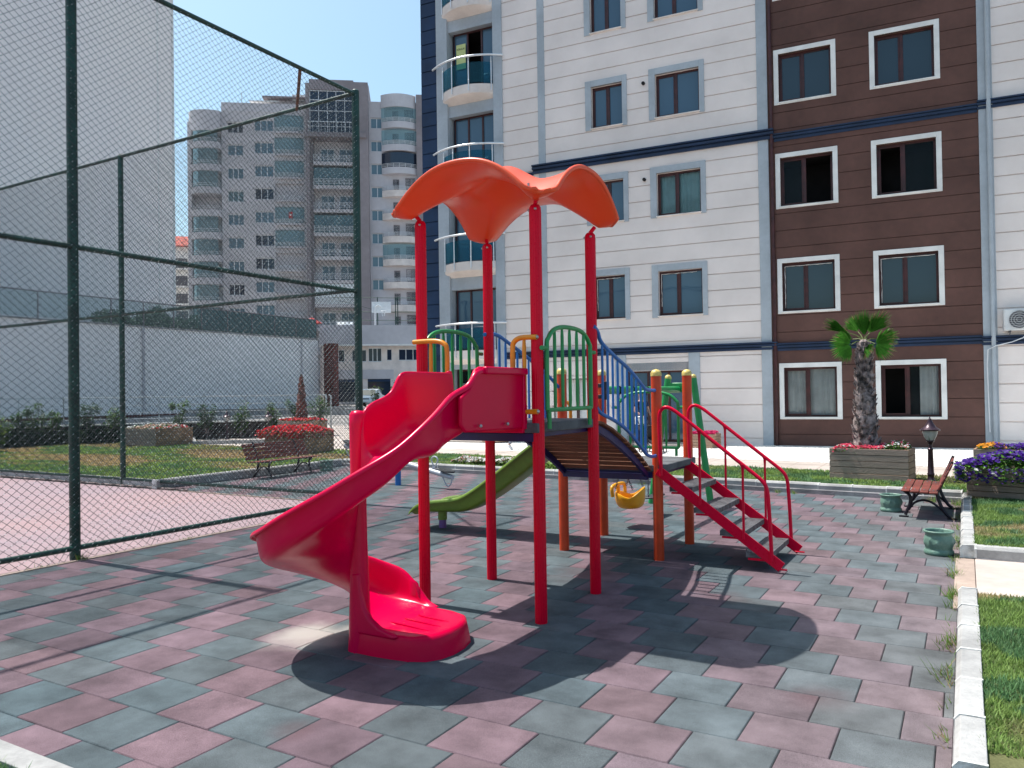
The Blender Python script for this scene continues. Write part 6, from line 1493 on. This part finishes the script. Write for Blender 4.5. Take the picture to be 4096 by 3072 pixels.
for k, h_ in enumerate(wh):
    x0, x1, z0, z1 = h_; f = MB(); f.box(x0, x1, .1, .16, z0, z0+.07); f.box(x0, x1, .1, .16, z1-.07, z1); n = 3 if x1-x0 > 1 else 1
    for j in range(n+1): x = x0+(x1-x0)*j/n; f.box(max(x0, x-.035), min(x1, x+.035), .1, .16, z0+.07, z1-.07)
    f = pq(f, 'window', 'wpvc', ang=0); q = MB(); q.add([(x0, .14, z0), (x1, .14, z0), (x1, .14, z1), (x0, .14, z1)], [(0, 1, 2, 3)]); q.build('pane', 'bgglass_dark', f, ang=0)
for (x0, x1) in ((-3.6, -.3), (.2, 2.3)):
    q = MB(); q.add([(x0, .2, 1.2), (x1, .2, 1.2), (x1, .2, 3.5), (x0, .2, 3.5)], [(0, 1, 2, 3)]); f = pq(q, 'shopfront', 'bgglass_dark', ang=0); b = MB(); b.box(x0, x1, .02, .1, 3.15, 3.35); b.build('fascia', 'navy_wall', f, ang=0)
# roof court over the podium: fence, backboard, umbrella, panel
cg = thing('roof_court_fence', 'thin green fence posts and wires around the ball court on the podium roof', 'fence', PO_, math.atan2(.65, .76))
b = MB()
for x in (1.2, 2.9, 3.1, 5.4, 7.6, 9.8): b.tube([(x, 1.2, 8.2), (x, 1.2, 11.2)], .05, 6)
b.build('posts', 'fence', cg, ang=0); b = MB()
for z in (9.0, 9.8, 11.15): b.tube([(-3, 1.2, z), (12, 1.2, z-.02)], .03, 4)
b.bar((-2.5, 1.2, 10.9), (1.2, 1.2, 9.9), .03, .03); b.build('rails', 'fence', cg, ang=0)
bk_ = thing('basketball_hoop', 'white basketball backboard with drooping net on the podium roof', 'basketball hoop', (PO_[0]+.76*1.55+.65*-.6, PO_[1]+.65*1.55-.76*-.6, 8.2), math.atan2(.65, .76))
b = MB(); b.tube([(-.6, 0, 0), (-.6, 0, 2.0), (-.3, 0, 2.2), (0, 0, 2.0)], .06, 6); b.build('pole', 'board_white', bk_); b = MB(); b.box(-.9, .9, .1, .14, 1.45, 2.5); b.build('backboard', 'board_white', bk_); b = MB(); b.tube([(.2+.25*math.cos(t), -.25+.25*math.sin(t), 1.6) for t in np.linspace(0, 6.28, 13)[:-1]], .02, 5, closed=True); b.tube([(.0, -.1, 1.6), (.1, -.2, 1.1)], .03, 5); b.tube([(.35, -.1, 1.6), (.25, -.2, 1.15)], .03, 5); b.build('hoop', 'board_white', bk_)
um = thing('parasol', 'small red parasol on the roof terrace above the brick pier', 'parasol', (-50.2, 51.2, 6.8)); b = MB(); b.lathe((0, 0, 0), [(.95, 1.55), (.6, 1.78), (.25, 1.95), (.001, 2.1)], 8); b.build('canopy', 'umbrella_red', um, ang=0); b = MB(); b.tube([(0, 0, 0), (0, 0, 2.05)], .04, 6); b.build('pole', 'board_white', um)
pn = thing('solar_collector', 'tilted bright white collector on the podium roof next to the red parasol', 'solar collector', (-49.9, 55.2, 7.4), R(40)); b = MB(); b.T = Matrix.Translation((0, 0, 1.0)) @ Matrix.Rotation(R(-35), 4, 'X'); b.box(-.75, .75, -.03, .03, -.55, .45); b.build('board', 'board_white', pn); b = MB(); b.box(-.9, .9, .2, .6, 0, .55); b.build('base', 'navy_wall', pn)

# street: cars, van, thin hedge
def car(loc, rz, label, m):
    t = thing('parked_car', label, 'car', loc, rz, 'parked cars'); sc_ = .95
    prof = [(-2.1, .35), (-2.12, .62), (-2.0, .82), (-1.2, .92), (-.65, 1.38), (.0, 1.47), (.75, 1.42), (1.45, 1.0), (2.0, .90), (2.1, .6), (2.05, .35)]
    b = MB(); rings = []
    for y, k in ((-.84, .90), (-.80, .98), (-.45, 1.0), (.45, 1.0), (.80, .98), (.84, .90)):
        rings.append([(x*(.99 if abs(y) > .8 else 1), y*(1 if z < .95 else .86), .35+(z-.35)*k) for x, z in prof])
    b.sweep(rings); bd = b.build('body', m, t, ang=50, bevel=.03)
    b = MB(); b.add([(-1.22, -.66, .93), (-1.22, .66, .93), (-.68, .58, 1.36), (-.68, -.58, 1.36)], [(0, 1, 2, 3)]); b.add([(1.42, -.66, 1.01), (1.42, .66, 1.01), (.80, .58, 1.38), (.80, -.58, 1.38)], [(0, 3, 2, 1)])
    for s_ in (-1, 1): b.add([(-1.0, s_*.735, .96), (1.2, s_*.735, .98), (.72, s_*.72, 1.34), (-.6, s_*.72, 1.34)], [(0, 1, 2, 3)])
    b.T = None; b.v = [(x*1.012, y*1.012, z+.012) for x, y, z in b.v]; b.build('windows', 'bgglass_dark', bd, ang=0)
    for x in (-1.3, 1.3):
        for y in (-.78, .78):
            q = MB(); q.tube([(x, y-.1, .32), (x, y+.1, .32)], .32, 18); wo = q.build('wheel', 'tyre', t); q = MB(); q.tube([(x, y-.11, .32), (x, y+.11, .32)], .18, 12); q.build('rim', 'silver', wo)
    for y in (-.62, .62): q = MB(); q.ball((-2.06, y, .70), .12, 8, 5, sy=1.5); q.build('headlight', 'lamp_glass', t)
    q = MB(); q.box(-2.15, -2.09, -.26, .26, .45, .56); q.build('number_plate', 'board_white', t); q = MB(); q.box(-2.14, -2.10, -.35, .35, .60, .68); q.build('grille', 'iron', t); return t
car((-43.2, 50.8, .95), R(118), 'white hatchback parked facing the camera beside the brick pier', 'carw')
car((-38.4, 53.2, .98), R(25), 'light blue car parked side-on behind the thin hedge', 'carb')
vn = thing('white_van', 'small white box van roof showing above the hedge by the shopfront', 'van', (-35.3, 55.0, 1.0), R(40))
b = MB(); b.box(-1.0, 1.0, -2, 2, .4, 2.35); b.build('body', 'carw', vn, bevel=.18); b = MB(); b.box(-1.03, 1.03, -2.03, 2.03, 2.2, 2.5); b.build('roof', 'carw', vn, bevel=.1)
b = MB(); b.box(-.8, .8, -2.05, -2.0, 1.2, 1.9); b.build('window', 'bgglass_dark', vn, ang=0)
for x in (-.85, .85):
    for y in (-1.3, 1.3): q = MB(); q.tube([(x-.1, y, .33), (x+.1, y, .33)], .33, 16); q.build('wheel', 'tyre', vn)
for k in range(9):
    x, y = -35.5+1.35*k*.8, 42.3+1.35*k*.62
    shrub('hedge_shrub', ['wispy dark green hedge shrub nearest the brick pier', 'second wispy hedge shrub right of the white car', 'third wispy hedge shrub before the blue car', 'fourth wispy hedge shrub, in line with the fence corner post', 'fifth wispy hedge shrub, just right of the fence corner post', 'sixth wispy hedge shrub before the white van', 'seventh wispy hedge shrub under the shopfront sign', 'eighth wispy hedge shrub left of the first red pole', 'last wispy hedge shrub at the first red pole'][k], (x, y, .5), 2.0+.25*(k % 3), .55, 60+k, col=(.045, .075, .03), n=420, ls=.16, group='thin street hedge')
b = MB((-34, 43, 0)); b.bar((-47, 35.5, .75), (-22, 52, .75), .3, .5); b.bar((-47, 35.5, 1.02), (-22, 52, 1.02), .4, .08)
kw = thing('street_wall', 'grey low street wall with a white coping beyond the ornamental fence', 'wall', (-34, 43, 0)); b.build('wall_face', 'kerb', kw, ang=0)
